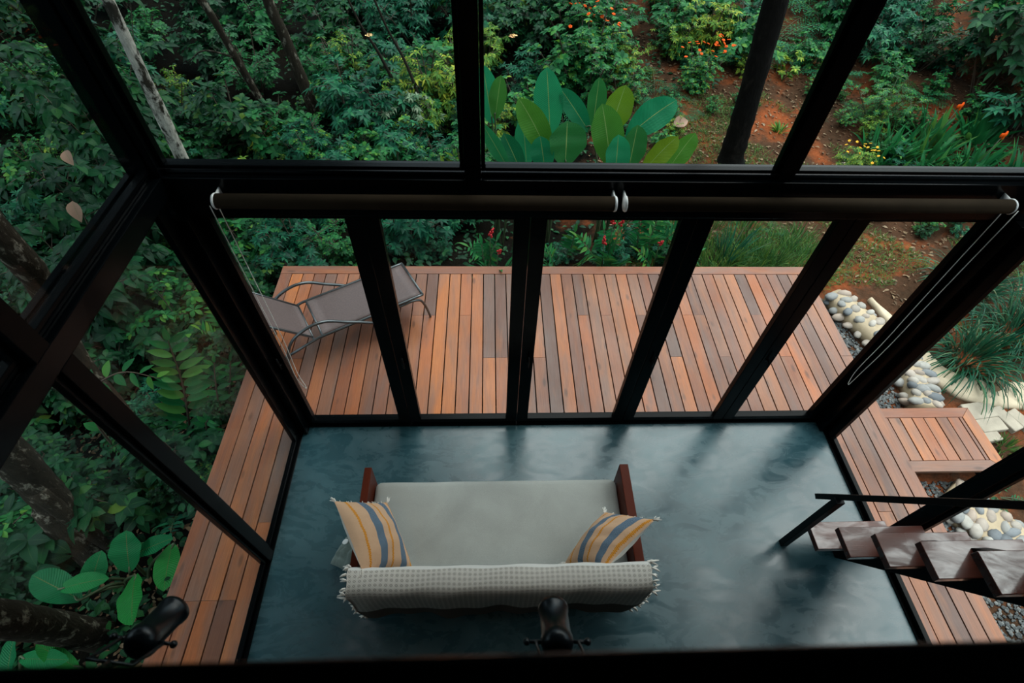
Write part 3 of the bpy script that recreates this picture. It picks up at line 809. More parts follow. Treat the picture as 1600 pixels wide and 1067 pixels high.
# ================================================================== GROUND
def fbm(x, y):
    return .5*math.sin(x*.9+1.3*math.sin(y*.6))+.35*math.sin(y*1.3+.8*math.sin(x*1.1+2))+.2*math.sin(x*2.7+y*2.1)
def smooth(a, b, x):
    t = max(0, min(1, (x-a)/(b-a))); return t*t*(3-2*t)
def gz(x, y):
    z = -.36
    z += .05*fbm(x, y)
    right = smooth(1.5, 5.5, x)
    z += right*(.17*max(0, y-4.2)) + (1-right)*(.06*max(0, y-5.0))
    z -= .62*smooth(-.6, -2.4, x)*(1-.35*smooth(2, 6, y))
    z -= .25*smooth(2.0, 3.6, y)*(1-right)
    z += .30*max(0, -4.2-x) + .22*max(0, x-8.2) + .40*max(0, y-11.5)
    return z
gx = np.concatenate([np.linspace(-26, -8, 14)[:-1], np.linspace(-8, 12, 101), np.linspace(12, 28, 14)[1:]])
gy = np.concatenate([np.linspace(-9, -3.2, 9)[:-1], np.linspace(-3.2, 12, 77), np.linspace(12, 30, 14)[1:]])
mb = MB()
for y in gy:
    for x in gx:
        inside = -.1 < x < W+.1 and -6.3 < y < .05
        mb.v.append((x, y, gz(x, y)-(.2 if inside else 0)))
nx = len(gx)
for j in range(len(gy)-1):
    for i in range(nx-1):
        a = j*nx+i; mb.face([a, a+1, a+nx+1, a+nx])
struct('ground', mb, M['soil'], None, True)

# ================================================================== LEAVES
def prof_ell(t): return np.sin(PI*np.clip(t, 0, 1)**.85)**.9
def prof_lance(t): return (np.sin(PI*np.clip(t, 0, 1)**.62))**1.1
def prof_obov(t): return np.sin(PI*np.clip(t, 0, 1)**1.45)**.85
def prof_paddle(t): return np.clip(np.sin(PI*np.clip(t*.97+.03, 0, 1)**1.12), 0, 1)**.6
def prof_blade(t): return np.clip(1-t, 0, 1)**.55*(.35+.65*np.clip(t*8, 0, 1))
class Leaves:
    def __init__(self): self.V = []; self.Fq = []; self.UV = []; self.n0 = 0
    def add(self, base, d, nrm, Ln, Wd, prof, n=4, droop=.25, fold=.25, wave=0, rg=None, tear=0):
        base, d, nrm = (np.atleast_2d(np.asarray(a, float)) for a in (base, d, nrm)); K = max(len(base), len(d))
        base = np.broadcast_to(base, (K, 3)); d = np.broadcast_to(d, (K, 3)); nrm = np.broadcast_to(nrm, (K, 3))
        d = d/np.linalg.norm(d, axis=1, keepdims=True)
        s = np.cross(d, nrm); s = s/np.maximum(1e-6, np.linalg.norm(s, axis=1, keepdims=True)); nn = np.cross(s, d)
        Ln = np.broadcast_to(np.asarray(Ln, float), (K,)); Wd = np.broadcast_to(np.asarray(Wd, float), (K,)); dr = np.broadcast_to(np.asarray(droop, float), (K,))
        t = np.linspace(0, 1, n+1); wv = prof(t)
        g = np.array([0, 0, -1.0])
        ctr = base[:, None, :] + d[:, None, :]*(Ln[:, None]*t*(1-.25*np.abs(dr[:, None])*t))[:, :, None] + g*(dr[:, None]*Ln[:, None]*t**2)[:, :, None]
        off = s[:, None, :]*(Wd[:, None]*.5*wv)[:, :, None]
        up = nn[:, None, :]*(Wd[:, None]*.5*fold*wv)[:, :, None]
        if wave:
            ph = (np.arange(K)*1.7)[:, None]
            up1 = up + nn[:, None, :]*(Wd[:, None]*wave*np.sin(t*17+ph)*wv)[:, :, None]; up2 = up + nn[:, None, :]*(Wd[:, None]*wave*np.sin(t*15+ph+2)*wv)[:, :, None]
        else: up1 = up2 = up
        P = np.stack([ctr-off+up1, ctr, ctr+off+up2], axis=2)      # K, n+1, 3, 3
        self.V.append(P.reshape(-1, 3))
        idx = np.arange((n+1)*3).reshape(n+1, 3)
        q = []; u = []
        for i in range(n):
            for k in range(2):
                q.append([idx[i, k], idx[i, k+1], idx[i+1, k+1], idx[i+1, k]])
                u.append([(k*.5, t[i]), (k*.5+.5, t[i]), (k*.5+.5, t[i+1]), (k*.5, t[i+1])])
        q = np.array(q); u = np.array(u)
        off_i = self.n0 + np.arange(K)*(n+1)*3
        self.Fq.append((q[None]+off_i[:, None, None]).reshape(-1, 4)); self.UV.append(np.broadcast_to(u[None], (K,)+u.shape).reshape(-1, 2))
        self.n0 += K*(n+1)*3
    def mesh(self, name):
        v = np.concatenate(self.V).astype('f'); f = np.concatenate(self.Fq).astype('i'); uv = np.concatenate(self.UV).astype('f')
        me = bpy.data.meshes.new(name); me.vertices.add(len(v)); me.vertices.foreach_set('co', v.ravel())
        me.loops.add(f.size); me.loops.foreach_set('vertex_index', f.ravel())
        me.polygons.add(len(f)); me.polygons.foreach_set('loop_start', np.arange(0, f.size, 4, dtype='i'))
        try: me.polygons.foreach_set('loop_total', np.full(len(f), 4, 'i'))
        except Exception: pass
        me.polygons.foreach_set('use_smooth', np.ones(len(f), bool))
        l = me.uv_layers.new(name='uv'); l.data.foreach_set('uv', uv.ravel())
        me.update(calc_edges=True); me.validate(); return me
def V3(*a): return np.array(a, float)
def nrmz(a): a = np.asarray(a, float); return a/max(1e-9, np.linalg.norm(a))

def arc(p0, d0, ln, droop, n=7):
    """points of a stem that starts along d0 and bends down"""
    p0 = np.asarray(p0, float); d0 = nrmz(d0); out = []
    for i in range(n):
        t = i/(n-1); out.append(p0+d0*ln*t*(1-.15*droop*t)+V3(0, 0, -1)*droop*ln*t*t)
    return out
def pinnate(lv, pts, rg, n, ll, lw, prof, fold=.2, droop=.2, lift=.25, pair=False, nn=3, taper=True):
    """leaflets in two ranks along a stem"""
    pts = np.array(pts); m_ = len(pts)-1
    for i in range(n):
        t = (i+.6)/n if not pair else (i//2+.6)/(n/2)
        t = .12+.88*t; k = min(m_-1, int(t*m_)); p = pts[k]+(pts[k+1]-pts[k])*(t*m_-k); tg = nrmz(pts[k+1]-pts[k])
        side = np.cross(tg, V3(0, 0, 1)); side = nrmz(side) if np.linalg.norm(side) > .05 else V3(1, 0, 0)
        up = np.cross(side, tg); s = 1 if i % 2 == 0 else -1
        d = nrmz(tg*.55+side*s+up*lift+np.array([rg.uniform(-.15, .15) for _ in range(3)]))
        f = 1 if not taper else .55+.45*math.sin(PI*min(1, t*.9+.1))
        lv.add(p, d, up+side*s*-.15, ll*f*rg.uniform(.85, 1.1), lw*f*rg.uniform(.9, 1.1), prof, nn, droop*rg.uniform(.6, 1.5), fold)
    tg = nrmz(pts[-1]-pts[-2]); side = nrmz(np.cross(tg, V3(0, 0, 1))+V3(1e-4, 0, 0))
    lv.add(pts[-1], tg, np.cross(side, tg), ll*.8, lw*.8, prof, nn, droop, fold)

def shrub_mesh(seed, h, sp, nst, ll, lw, prof, twigs=5, whorl=6, extra=6, droop=.3, nn=3, side_leaf=True):
    rg = random.Random(seed); lv = Leaves(); st = MB()
    for s in range(nst):
        a = 2*PI*s/nst+rg.uniform(-.5, .5); lean = rg.uniform(.15, 1.0)*sp/max(h, .1)
        hh = h*rg.uniform(.65, 1.05)*(1-.25*min(1, lean))
        pts = arc((rg.uniform(-.06, .06), rg.uniform(-.06, .06), -.15), (math.cos(a)*lean, math.sin(a)*lean, 1), (hh+.15)*math.sqrt(1+lean*lean*.6), .12*lean)
        st.tube(pts, [.012*(1-.7*i/len(pts)) for i in range(len(pts))], 5, False)
        tips = [(np.array(pts[-1]), nrmz(np.array(pts[-1])-pts[-2]))]
        for q in range(twigs):
            k = rg.uniform(.35, .95)*(len(pts)-1); i = int(k); p = np.array(pts[i])+(np.array(pts[min(i+1, len(pts)-1)])-pts[i])*(k-i)
            b = rg.uniform(0, 2*PI); e = rg.uniform(.0, .8); ln = rg.uniform(.18, .42)*sp
            tw = arc(p, (math.cos(b), math.sin(b), e), ln, .15, 4)
            st.tube(tw, [.006, .005, .004, .003], 4, False); tips.append((np.array(tw[-1]), nrmz(tw[-1]-tw[-2])))
            if side_leaf: pinnate(lv, tw, rg, extra, ll*.85, lw*.85, prof, nn=nn, droop=droop)
        for p, tg in tips:
            side = nrmz(np.cross(tg, V3(.3, .2, 1))); up = np.cross(side, tg)
            u = nrmz(tg*.6+V3(0, 0, .8)); sx = nrmz(np.cross(u, V3(1, .2, 0))); sy = np.cross(u, sx)
            n_ = max(3, whorl+rg.randint(-1, 1)); ph = rg.uniform(0, 6)
            for k in range(n_):
                b = ph+2*PI*k/n_; out = sx*math.cos(b)+sy*math.sin(b); el = rg.uniform(.1, .65)
                lv.add(p, nrmz(out+u*el), u-out*el*.3, ll*rg.uniform(.75, 1.15), lw*rg.uniform(.85, 1.15), prof, nn, droop*rg.uniform(.4, 1.6), .22)
    return lv.mesh('foliage'), st.mesh('stem', True)
def frond_mesh(seed, n, ln, leafl, leafw, per, droop=.45, el=(.5, 1.4), prof=prof_lance, stalk=.25, bip=False):
    """fern or palm like rosette of pinnate fronds"""
    rg = random.Random(seed); lv = Leaves(); st = MB()
    for s in range(n):
        a = 2*PI*s/n+rg.uniform(-.4, .4); e = rg.uniform(*el); L_ = ln*rg.uniform(.7, 1.1)
        pts = arc((0, 0, -.08), (math.cos(a), math.sin(a), e), L_, droop*rg.uniform(.7, 1.2), 9)
        st.tube(pts, [.007*(1-.75*i/9) for i in range(9)], 4, False)
        k0 = int(stalk*8)
        if bip:
            P = pts[k0:]
            for i in range(1, len(P)):
                tg = nrmz(P[i]-P[i-1]); side = nrmz(np.cross(tg, V3(0, 0, 1)))
                for sd in (-1, 1):
                    tw = arc((P[i]+P[i-1])/2, side*sd+tg*.6+V3(0, 0, .1), leafl*2.6*(1-.75*i/len(P))+.03, .2, 4)
                    pinnate(lv, tw, rg, per, leafl*.55, leafw, prof, pair=True, nn=2, lift=.05)
        else: pinnate(lv, pts[k0:], rg, per, leafl, leafw, prof, pair=True, nn=2, lift=.1)
    return lv.mesh('foliage'), st.mesh('stem', True)
def grass_mesh(seed, n, ln, wd, sp=.12, lean=.7, droop=.7, nn=6, prof=prof_blade, bias=(0, 0)):
    rg = random.Random(seed); lv = Leaves()
    B = []; D = []; Nn = []; Ls = []; Ws = []; Dr = []
    for i in range(n):
        a = rg.uniform(0, 2*PI); r = sp*math.sqrt(rg.random()); le = lean*rg.uniform(.15, 1.1)
        B.append((r*math.cos(a), r*math.sin(a), -.03)); a2 = a+rg.uniform(-.6, .6)
        D.append((math.cos(a2)*le+bias[0], math.sin(a2)*le+bias[1], 1)); Nn.append((-math.cos(a2), -math.sin(a2), .6))
        Ls.append(ln*rg.uniform(.55, 1.1)); Ws.append(wd*rg.uniform(.7, 1.2)); Dr.append(droop*rg.uniform(.5, 1.2)*min(1, le+.25))
    lv.add(B, D, Nn, Ls, Ws, prof, nn, Dr, .3)
    return lv.mesh('foliage')
def ginger_mesh(seed, n, h, ll, lw, per=14, lean=.6, bias=(0, 0)):
    """leafy canes with two ranks of long leaves"""
    rg = random.Random(seed); lv = Leaves(); st = MB(); tops = []
    for s in range(n):
        a = 2*PI*s/max(n, 1)+rg.uniform(-.5, .5); le = lean*rg.uniform(.3, 1.1)
        pts = arc((rg.uniform(-.12, .12), rg.uniform(-.12, .12), -.1), (math.cos(a)*le+bias[0], math.sin(a)*le+bias[1], 1), h*rg.uniform(.75, 1.1), .22, 8)
        st.tube(pts, [.011*(1-.6*i/8) for i in range(8)], 5, False)
        pinnate(lv, pts[2:], rg, per, ll, lw, prof_lance, fold=.25, droop=.25, lift=.35, nn=5); tops.append(pts[-1])
    return lv.mesh('foliage'), st.mesh('stem', True), tops

# ------------------------------------------------------------------ planting
def plant(name, label, cat, loc, meshes, lm, rz=0, sc=1, group=None, sm=None):
    t = thing(name, label, cat, loc, group); t.rotation_euler = (0, 0, rz); t.scale = (sc, sc, sc)
    link('foliage', meshes[0], M[lm] if lm else None, t)
    if len(meshes) > 1 and meshes[1] is not None: link('stem', meshes[1], sm or M['stem'], t)
    return t
def copy_tree(o, loc, rz, sc, label=None, group=None):
    c = o.copy(); C.objects.link(c); c.location = loc; c.rotation_euler = (0, 0, rz); c.scale = (sc,)*3
    if label: c['label'] = label
    if group: c['group'] = group
    for ch in o.children:
        d = ch.copy(); C.objects.link(d); d.parent = c
    return c
def G(x, y, dz=0): return (x, y, gz(x, y)+dz)
def clear(x, y, r=0):
    """room for a plant: not on the deck, in the house, on the step or the stone edging"""
    if -.735-r < x < 5.706+r and -3.2 < y < 2.22+r: return False
    if -.735-r < x < 5.9+r and y <= -3.2: return False
    if x >= 5.7 and y < 2.4 and x < 7.7+r: return False
    return True
def in_view(x, y, z, m=90):
    p = project((x, y, z)); return p is not None and -m < p[0] < 1600+m and -m < p[1] < 1067+m

# prototypes of the filler shrubs
KIND = {
 'dark':   (lambda s: shrub_mesh(s, .85, .55, 8, .115, .054, prof_ell, 8, 7, 8), 'leaf_dark'),
 'teal':   (lambda s: shrub_mesh(s, .75, .55, 8, .10, .036, prof_lance, 9, 8, 10, .35), 'leaf_teal'),
 'mid':    (lambda s: shrub_mesh(s, .8, .55, 8, .10, .052, prof_obov, 8, 7, 8), 'leaf_mid'),
 'small':  (lambda s: shrub_mesh(s, .75, .5, 9, .056, .030, prof_ell, 11, 8, 14, .25, 2), 'leaf_mid'),
 'yellow': (lambda s: shrub_mesh(s, .8, .55, 8, .085, .028, prof_lance, 10, 7, 14, .45, 2), 'leaf_yellow'),
 'fern':   (lambda s: frond_mesh(s, 11, .85, .085, .022, 7, .4, (.5, 1.4), prof_lance, .2, True), 'leaf_fern'),
 'broad':  (lambda s: shrub_mesh(s, .8, .6, 5, .21, .105, prof_ell, 5, 5, 4, .45, 4), 'leaf_dark'),
}
LABEL = {
 'dark':   ('understory_shrub', 'dark glossy broad leaved shrub in the crowded forest undergrowth', 'shrub', 'dark glossy shrubs of the undergrowth'),
 'teal':   ('understory_shrub', 'blue green shrub with narrow pointed leaves in the forest undergrowth', 'shrub', 'blue green shrubs of the undergrowth'),
 'mid':    ('leafy_shrub', 'mid green bush with rounded leaf tips in the garden thicket', 'shrub', 'mid green bushes of the thicket'),
 'small':  ('leafy_shrub', 'dense green bush with very small leaves in the garden thicket', 'shrub', 'small leaved bushes of the thicket'),
 'yellow': ('feathery_shrub', 'yellowish green feathery shrub among the darker bushes', 'shrub', 'yellowish feathery shrubs'),
 'fern':   ('fern', 'bright green lacy fern on the slope behind the garden', 'fern', 'lacy ferns on the slope'),
 'broad':  ('broad_leaf_plant', 'dark plant with large oval leaves on the shaded side of the house', 'plant', 'large leaved plants on the shaded side'),
}
PROTO = {k: [fn(100+i*7+len(k)) for i in range(4)] for k, (fn, _) in KIND.items()}
FIRST = {}
def filler(k, x, y, sc, rz, dz=0):
    i = rnd.randrange(4); nm, lb, ct, gp = LABEL[k]
    if (k, i) not in FIRST:
        FIRST[k, i] = plant(nm, lb, ct, G(x, y, dz), PROTO[k][i], KIND[k][1], rz, sc, gp, M['twig'] if k != 'fern' else None); return
    copy_tree(FIRST[k, i], G(x, y, dz), rz, sc)
def scatter(x0, x1, y0, y1, step, mix, smin, smax, cond=None, jit=.45):
    y = y0
    while y < y1:
        x = x0
        while x < x1:
            px, py = x+rnd.uniform(-jit, jit)*step, y+rnd.uniform(-jit, jit)*step
            ks, ws = zip(*mix); k = rnd.choices(ks, ws)[0]; sc = rnd.uniform(smin, smax)
            if clear(px, py, .42*sc) and (cond is None or cond(px, py)) and (in_view(px, py, gz(px, py)+.1) or in_view(px, py, gz(px, py)+.8*sc)):
                filler(k, px, py, sc, rnd.uniform(0, 6.28))
            x += step
        y += step
# shaded forest at the left and behind
scatter(-4.6, -.8, -2.4, 3.2, .60, [('dark', 4), ('broad', 1.6), ('teal', 2), ('mid', 1)], .6, 1.1, lambda x, y: x > -5 and not (-2.2 < x < -.9 and -2.5 < y < -.7) and not (-1.7 < x < -.8 and -.1 < y < .9))
scatter(-1.3, -.8, -.6, 2.6, .42, [('dark', 2), ('teal', 2), ('mid', 1)], .3, .45)
scatter(-.7, 5.6, 2.35, 3.0, .5, [('dark', 2), ('teal', 2), ('mid', 2), ('small', 1)], .35, .6, lambda x, y: x < 1.5 or 2.0 < x < 4.2)
scatter(-8.5, 2.2, 3.1, 6.4, .78, [('dark', 2), ('teal', 3), ('mid', 2), ('small', 2), ('yellow', .6)], .85, 1.4, lambda x, y: not (y < 3.6 and x > .9))
void = lambda x, y: -5.2 < x < -1.7 and y > 6.6
scatter(-9.5, 4.2, 6.4, 12.6, 1.08, [('teal', 3), ('dark', 2), ('yellow', 1.2), ('small', 2), ('mid', 2)], 1.1, 1.9, lambda x, y: not (void(x, y) and rnd.random() < .62))
scatter(-1.6, 2.3, 5.0, 9.0, 1.0, [('yellow', 3), ('small', 1), ('mid', 1)], .9, 1.4, lambda x, y: x < 1.2 or y > 5.6)
# lighter garden slope behind the paddle leaves
scatter(3.4, 9.0, 6.4, 13.2, .92, [('small', 3), ('mid', 2), ('fern', 2.4), ('teal', 1.5), ('yellow', 1.2)], 1.0, 1.7, lambda x, y: y > 6.6+.30*(x-3.4) or x < 4.6)
scatter(8.8, 15, 4.8, 13.2, 1.0, [('dark', 2.5), ('mid', 2), ('fern', 1.5), ('teal', 1.5), ('small', 1)], .9, 1.7, lambda x, y: x > 9.9 or y > 6.6)
for k, x, y, sc in (('small', 7.65, 6.5, .8), ('fern', 8.0, 7.1, 1.1), ('mid', 8.6, 6.5, .9), ('teal', 8.9, 7.5, 1.1), ('dark', 9.4, 6.9, 1.0), ('small', 8.35, 5.75, .7), ('yellow', 8.05, 5.45, .6),
    ('mid', 9.65, 5.5, .7), ('fern', 9.2, 6.2, .9), ('small', 7.75, 5.75, .55), ('dark', 10.1, 5.2, .9), ('mid', 7.6, 7.4, .9), ('fern', 6.75, 7.75, 1.0), ('fern', 6.2, 7.6, 1.1), ('small', 4.75, 6.0, .6),
    ('mid', 4.6, 5.3, .5), ('fern', 5.1, 6.1, .55), ('small', 4.35, 4.6, .5), ('yellow', 4.8, 5.55, .45), ('small', 8.7, 5.5, .6), ('teal', 9.9, 6.6, 1.1), ('dark', 10.6, 6.1, 1.2), ('mid', 8.3, 8.3, 1.2), ('teal', 9.4, 8.2, 1.3)):
    filler(k, x, y, sc, rnd.uniform(0, 6.28))
scatter(4.3, 9.6, 3.6, 8.0, .60, [('small', 2), ('fern', 2), ('mid', 2), ('teal', 1), ('yellow', 1.5)], .28, .6, lambda x, y: fbm(x*1.7, y*1.9+4) > (-.3 if x > 7.3 or y > 6.3 else .15))
scatter(7.6, 10.5, 2.2, 4.2, .6, [('small', 2), ('dark', 2), ('mid', 1)], .25, .55, lambda x, y: fbm(x*1.7, y*1.9+4) > -.35)
# ================================================================== TREES
def crown(seed, r, n, ll=.1, lw=.05):
    rg = random.Random(seed); lv = Leaves(); B = []; D = []; Nn = []
    for i in range(n):
        u = V3(rg.gauss(0, 1), rg.gauss(0, 1), rg.gauss(0, .6)); u = nrmz(u)*r*rg.random()**.4; u[2] *= .6
        a = rg.uniform(0, 6.28); B.append(u); D.append((math.cos(a), math.sin(a), rg.uniform(-.5, .3))); Nn.append((rg.uniform(-.4, .4), rg.uniform(-.4, .4), 1))
    lv.add(B, D, Nn, ll, lw, prof_ell, 2, .25, .2); return lv.mesh('crown')
CROWN = [crown(900+i, 1.0, 1500, .15, .075) for i in range(2)]
def tree(label, pts, rad, bark, top=None, sides=14, crown_r=0, branches=(), name='tree', flare=None):
    """trunk through pts (ground first); carries on up to a leafy crown above the roof line when crown_r is set"""
    pts = [Vector(p) for p in pts]; t = thing(name, label, 'tree', tuple(pts[0]))
    P = bez([tuple(p) for p in pts], 8); n = len(P); rg = random.Random(len(label))
    R_ = []
    for i in range(n):
        k = i/(n-1); idx = k*(len(rad)-1); a = int(min(idx, len(rad)-2)); R_.append((rad[a]+(rad[a+1]-rad[a])*(idx-a))*(1+rg.uniform(-.05, .05)))
    mb = MB().tube(P, R_, sides)
    sub(obj('trunk', mb, M[bark], t, True), t.location)
    for b in branches:
        mb = MB().tube(bez(b[0], 6), [b[1]*(1-.6*i/(6*(len(b[0])-1))) for i in range(6*(len(b[0])-1)+1)], 8)
        sub(obj('branch', mb, M[bark], t, True), t.location)
    if crown_r:
        for k in range(6):
            a = 2*PI*k/6+rg.random(); q = Vector((math.cos(a), math.sin(a), 0))*crown_r*.75*(k > 0)+Vector((0, 0, rg.uniform(-.6, .8)))
            o = link('crown', CROWN[k % 2], M['leaf_dark'], t); o.location = P[-1]-t.location+q; o.scale = (crown_r*.8,)*3; o.rotation_euler = (0, 0, a)
    return t
def up(base, mid, top_z):
    """extend a trunk line from base through mid up to a height"""
    b, m_ = Vector(base), Vector(mid); d = (m_-b)/(m_.z-b.z); return [b, m_, b+d*(m_.z-b.z+1.2), b+d*(top_z-b.z)*.75+Vector((.05, .1, (top_z-b.z)*.25))]
tree('pale mottled tree trunk rising behind the left corner post', up((-2.55, 4.1, gz(-2.55, 4.1)-.1), (-2.40, 4.0, .9), 7.6), [.10, .085, .075, .06, .05], 'bark_pale', crown_r=2.6)
tree('slim dark trunk standing in the deepest shade of the forest', up((-2.4, 7.2, gz(-2.4, 7.2)-.1), (-2.75, 7.1, .9), 8), [.07, .06, .055, .05], 'bark_lichen', crown_r=2.8, branches=[([(-2.6, 7.1, .3), (-3.0, 6.9, .5), (-3.3, 6.8, .35)], .02)])
tree('dark mossy trunk between the pale mottled tree and the yellowish bushes', up((-1.3, 6.6, gz(-1.3, 6.6)-.1), (-1.5, 6.6, .8), 8), [.10, .09, .075, .06], 'bark_lichen')
tree('thin bare sapling leaning over the feathery bushes, the left one', [(.35, 6.6, gz(.35, 6.6)), (.0, 6.5, .6), (-.25, 6.4, 1.2), (-.55, 6.4, 2.2)], [.03, .025, .018, .012], 'bark_dark', name='sapling', sides=7)
tree('thin bare sapling leaning over the feathery bushes, the right one', [(.75, 6.2, gz(.75, 6.2)), (.45, 6.2, .6), (.2, 6.2, 1.2), (-.05, 6.2, 2.0)], [.028, .024, .018, .012], 'bark_dark', name='sapling', sides=7)
tree('black smooth tree trunk with flared base on the red soil', [(5.66, 4.95, gz(5.66, 4.95)-.1), (5.63, 4.95, gz(5.66, 4.95)+.12), (5.57, 4.95, .6), (5.43, 4.98, 2.05), (5.25, 5.0, 4.0), (5.1, 5.1, 6.8)], [.27, .19, .165, .16, .155, .12], 'bark_black')
tree('slim lichen spotted trunk slanting between the left beam and the left deck', [(-1.75, .02, gz(-1.75, .02)-.1), (-1.98, .35, -.3), (-2.13, .56, .3), (-2.07, .64, .8), (-1.75, .5, 1.5), (-1.62, .4, 2.2), (-1.9, .7, 4.5), (-3.1, 1.4, 7.6)], [.085, .075, .075, .08, .10, .10, .09, .07], 'bark_lichen')
tree('thick twin trunk with buttress root at the left edge, beside the banana plant', [(-1.98, -.93, gz(-1.9, -.9)-.1), (-1.99, -.78, -.4), (-1.99, -.66, .05), (-1.95, -.55, .8), (-1.93, -.45, 1.8), (-2.2, -.6, 4.5), (-3.3, -1.3, 7.4)], [.15, .125, .13, .14, .15, .13, .10], 'bark_lichen', crown_r=2.6,
     branches=[([(-2.02, -.72, -.05), (-2.08, -.84, -.5), (-2.06, -.98, -1.05)], .12), ([(-1.93, -.70, .25), (-1.88, -.80, -.35), (-1.80, -.88, -1.0)], .075)])
tree('leaning dark trunk in the bottom left corner, below the banana plant', [(-1.62, -1.56, gz(-1.6, -1.55)-.1), (-1.54, -1.62, -.45), (-1.44, -1.67, .1), (-1.26, -1.74, .6), (-1.10, -1.80, 1.0), (-1.0, -1.9, 1.7)], [.14, .12, .115, .11, .105, .10], 'bark_lichen')

# ================================================================== LARGE LEAVED PLANTS
def big_leaf_plant(name, label, cat, base, leaves, lm, stem_m='stem', face=(0, -1, .55), droop=.09, wave=.045, seed=1, n=14, ext=.3):
    rg = random.Random(seed); t = thing(name, label, cat, base); lv = Leaves(); st = MB(); B = np.array(base)
    for (lb, lt, wd) in leaves:
        b, tp = np.array(lb), np.array(lt); b = b-ext*(tp-b); d = tp-b; Ln = np.linalg.norm(d)
        fc = np.array(face, float)+np.array([rg.uniform(-.35, .35), 0, rg.uniform(-.25, .3)])
        lv.add(b, d, fc, Ln*1.06, wd*1.08, prof_paddle, n, droop*rg.uniform(.3, 2.2), .24, wave)
        r0 = B+np.array([rg.uniform(-.12, .12), rg.uniform(-.08, .08), -.05]); mid = (r0+b)/2+np.array([0, 0, .05])+(b-r0)*np.array([-.12, -.12, .1])
        pts = bez([tuple(r0), tuple(mid), tuple(b), tuple(b+d*.12)], 5)
        st.tube(pts, [.016-.010*i/len(pts) for i in range(len(pts))], 6)
    o = link('foliage', lv.mesh('foliage'), M[lm], t); sub(o, t.location)
    o = link('stem', st.mesh('stem', True), M[stem_m], t); sub(o, t.location); return t
PL = dict(a=((2.48, 3.45, 1.21), (2.41, 3.55, 1.85), .32), b=((2.39, 3.15, 1.11), (2.09, 3.25, 1.73), .29), c=((2.87, 3.4, 1.24), (2.59, 3.5, 1.6), .22),
 d=((3.05, 3.65, 1.15), (3.06, 3.75, 1.66), .23), e=((3.26, 3.5, 1.17), (3.35, 3.6, 1.69), .32), f=((3.54, 3.35, 1.21), (3.94, 3.45, 1.6), .33),
 g=((2.65, 3.0, 1.06), (2.64, 3.1, 1.5), .43), h=((3.19, 3.15, 1.01), (3.04, 3.25, 1.62), .36), i=((3.69, 3.05, .91), (3.97, 3.15, 1.34), .25),
 n=((2.21, 3.3, .83), (2.15, 3.4, 1.37), .22), o=((4.04, 3.25, .79), (4.25, 3.35, 1.27), .26), p=((3.46, 3.1, .92), (3.48, 3.2, 1.43), .29),
 q=((2.4, 2.95, .96), (2.34, 3.05, 1.31), .26), r=((3.26, 2.95, .91), (3.24, 3.05, 1.32), .29), j=((1.77, 3.5, 1.31), (1.69, 3.6, 1.79), .26),
 k=((1.84, 3.4, 1.38), (1.89, 3.5, 1.73), .19), l=((2.1, 3.0, .9), (1.93, 3.1, 1.26), .22), m=((1.92, 2.9, 1.03), (1.69, 3.0, 1.44), .16))
big_leaf_plant('paddle_leaf_plant', 'tall plant with big paddle leaves just right of the central upper mullion', 'plant', G(2.5, 3.25), [PL[k] for k in 'abcgnq'], 'leaf_paddle', seed=4)
big_leaf_plant('paddle_leaf_plant', 'tall plant with big paddle leaves, one bent yellowish leaf reaching right', 'plant', G(3.35, 3.35), [PL[k] for k in 'defhprio'], 'leaf_paddle', seed=6)
big_leaf_plant('paddle_leaf_plant', 'smaller paddle leaved plant half hidden by the central upper mullion', 'plant', G(1.85, 3.3), [PL[k] for k in 'jklm'], 'leaf_paddle', seed=8)
big_leaf_plant('banana_plant', 'young banana plant with broad bright leaves beside the left deck edge', 'plant', G(-1.38, -1.2),
  [((-1.28, -1.19, -.3), (-1.34, -.91, -.1), .25), ((-1.22, -1.22, -.3), (-1.04, -1.61, -.12), .22), ((-1.58, -1.40, -.3), (-1.98, -1.23, -.1), .22),
   ((-1.75, -1.33, -.25), (-1.33, -1.28, -.06), .14), ((-1.56, -1.34, -.35), (-1.51, -1.05, -.12), .17), ((-1.30, -1.05, -.3), (-.94, -.97, -.1), .14), ((-1.01, -.97, -.3), (-.90, -1.36, -.18), .18)],
  'leaf_banana', face=(.1, -.15, 1), droop=.10, seed=3, ext=0)
big_leaf_plant('banana_plant', 'small banana plant in the very bottom left corner', 'plant', G(-1.9, -2.05),
  [((-1.84, -1.81, -.3), (-1.37, -1.85, -.1), .13), ((-1.4, -1.88, -.35), (-1.62, -1.75, -.1), .12), ((-1.9, -2.0, -.4), (-1.95, -1.65, -.2), .16)], 'leaf_banana', face=(0, -.1, 1), droop=.12, seed=9, ext=0)
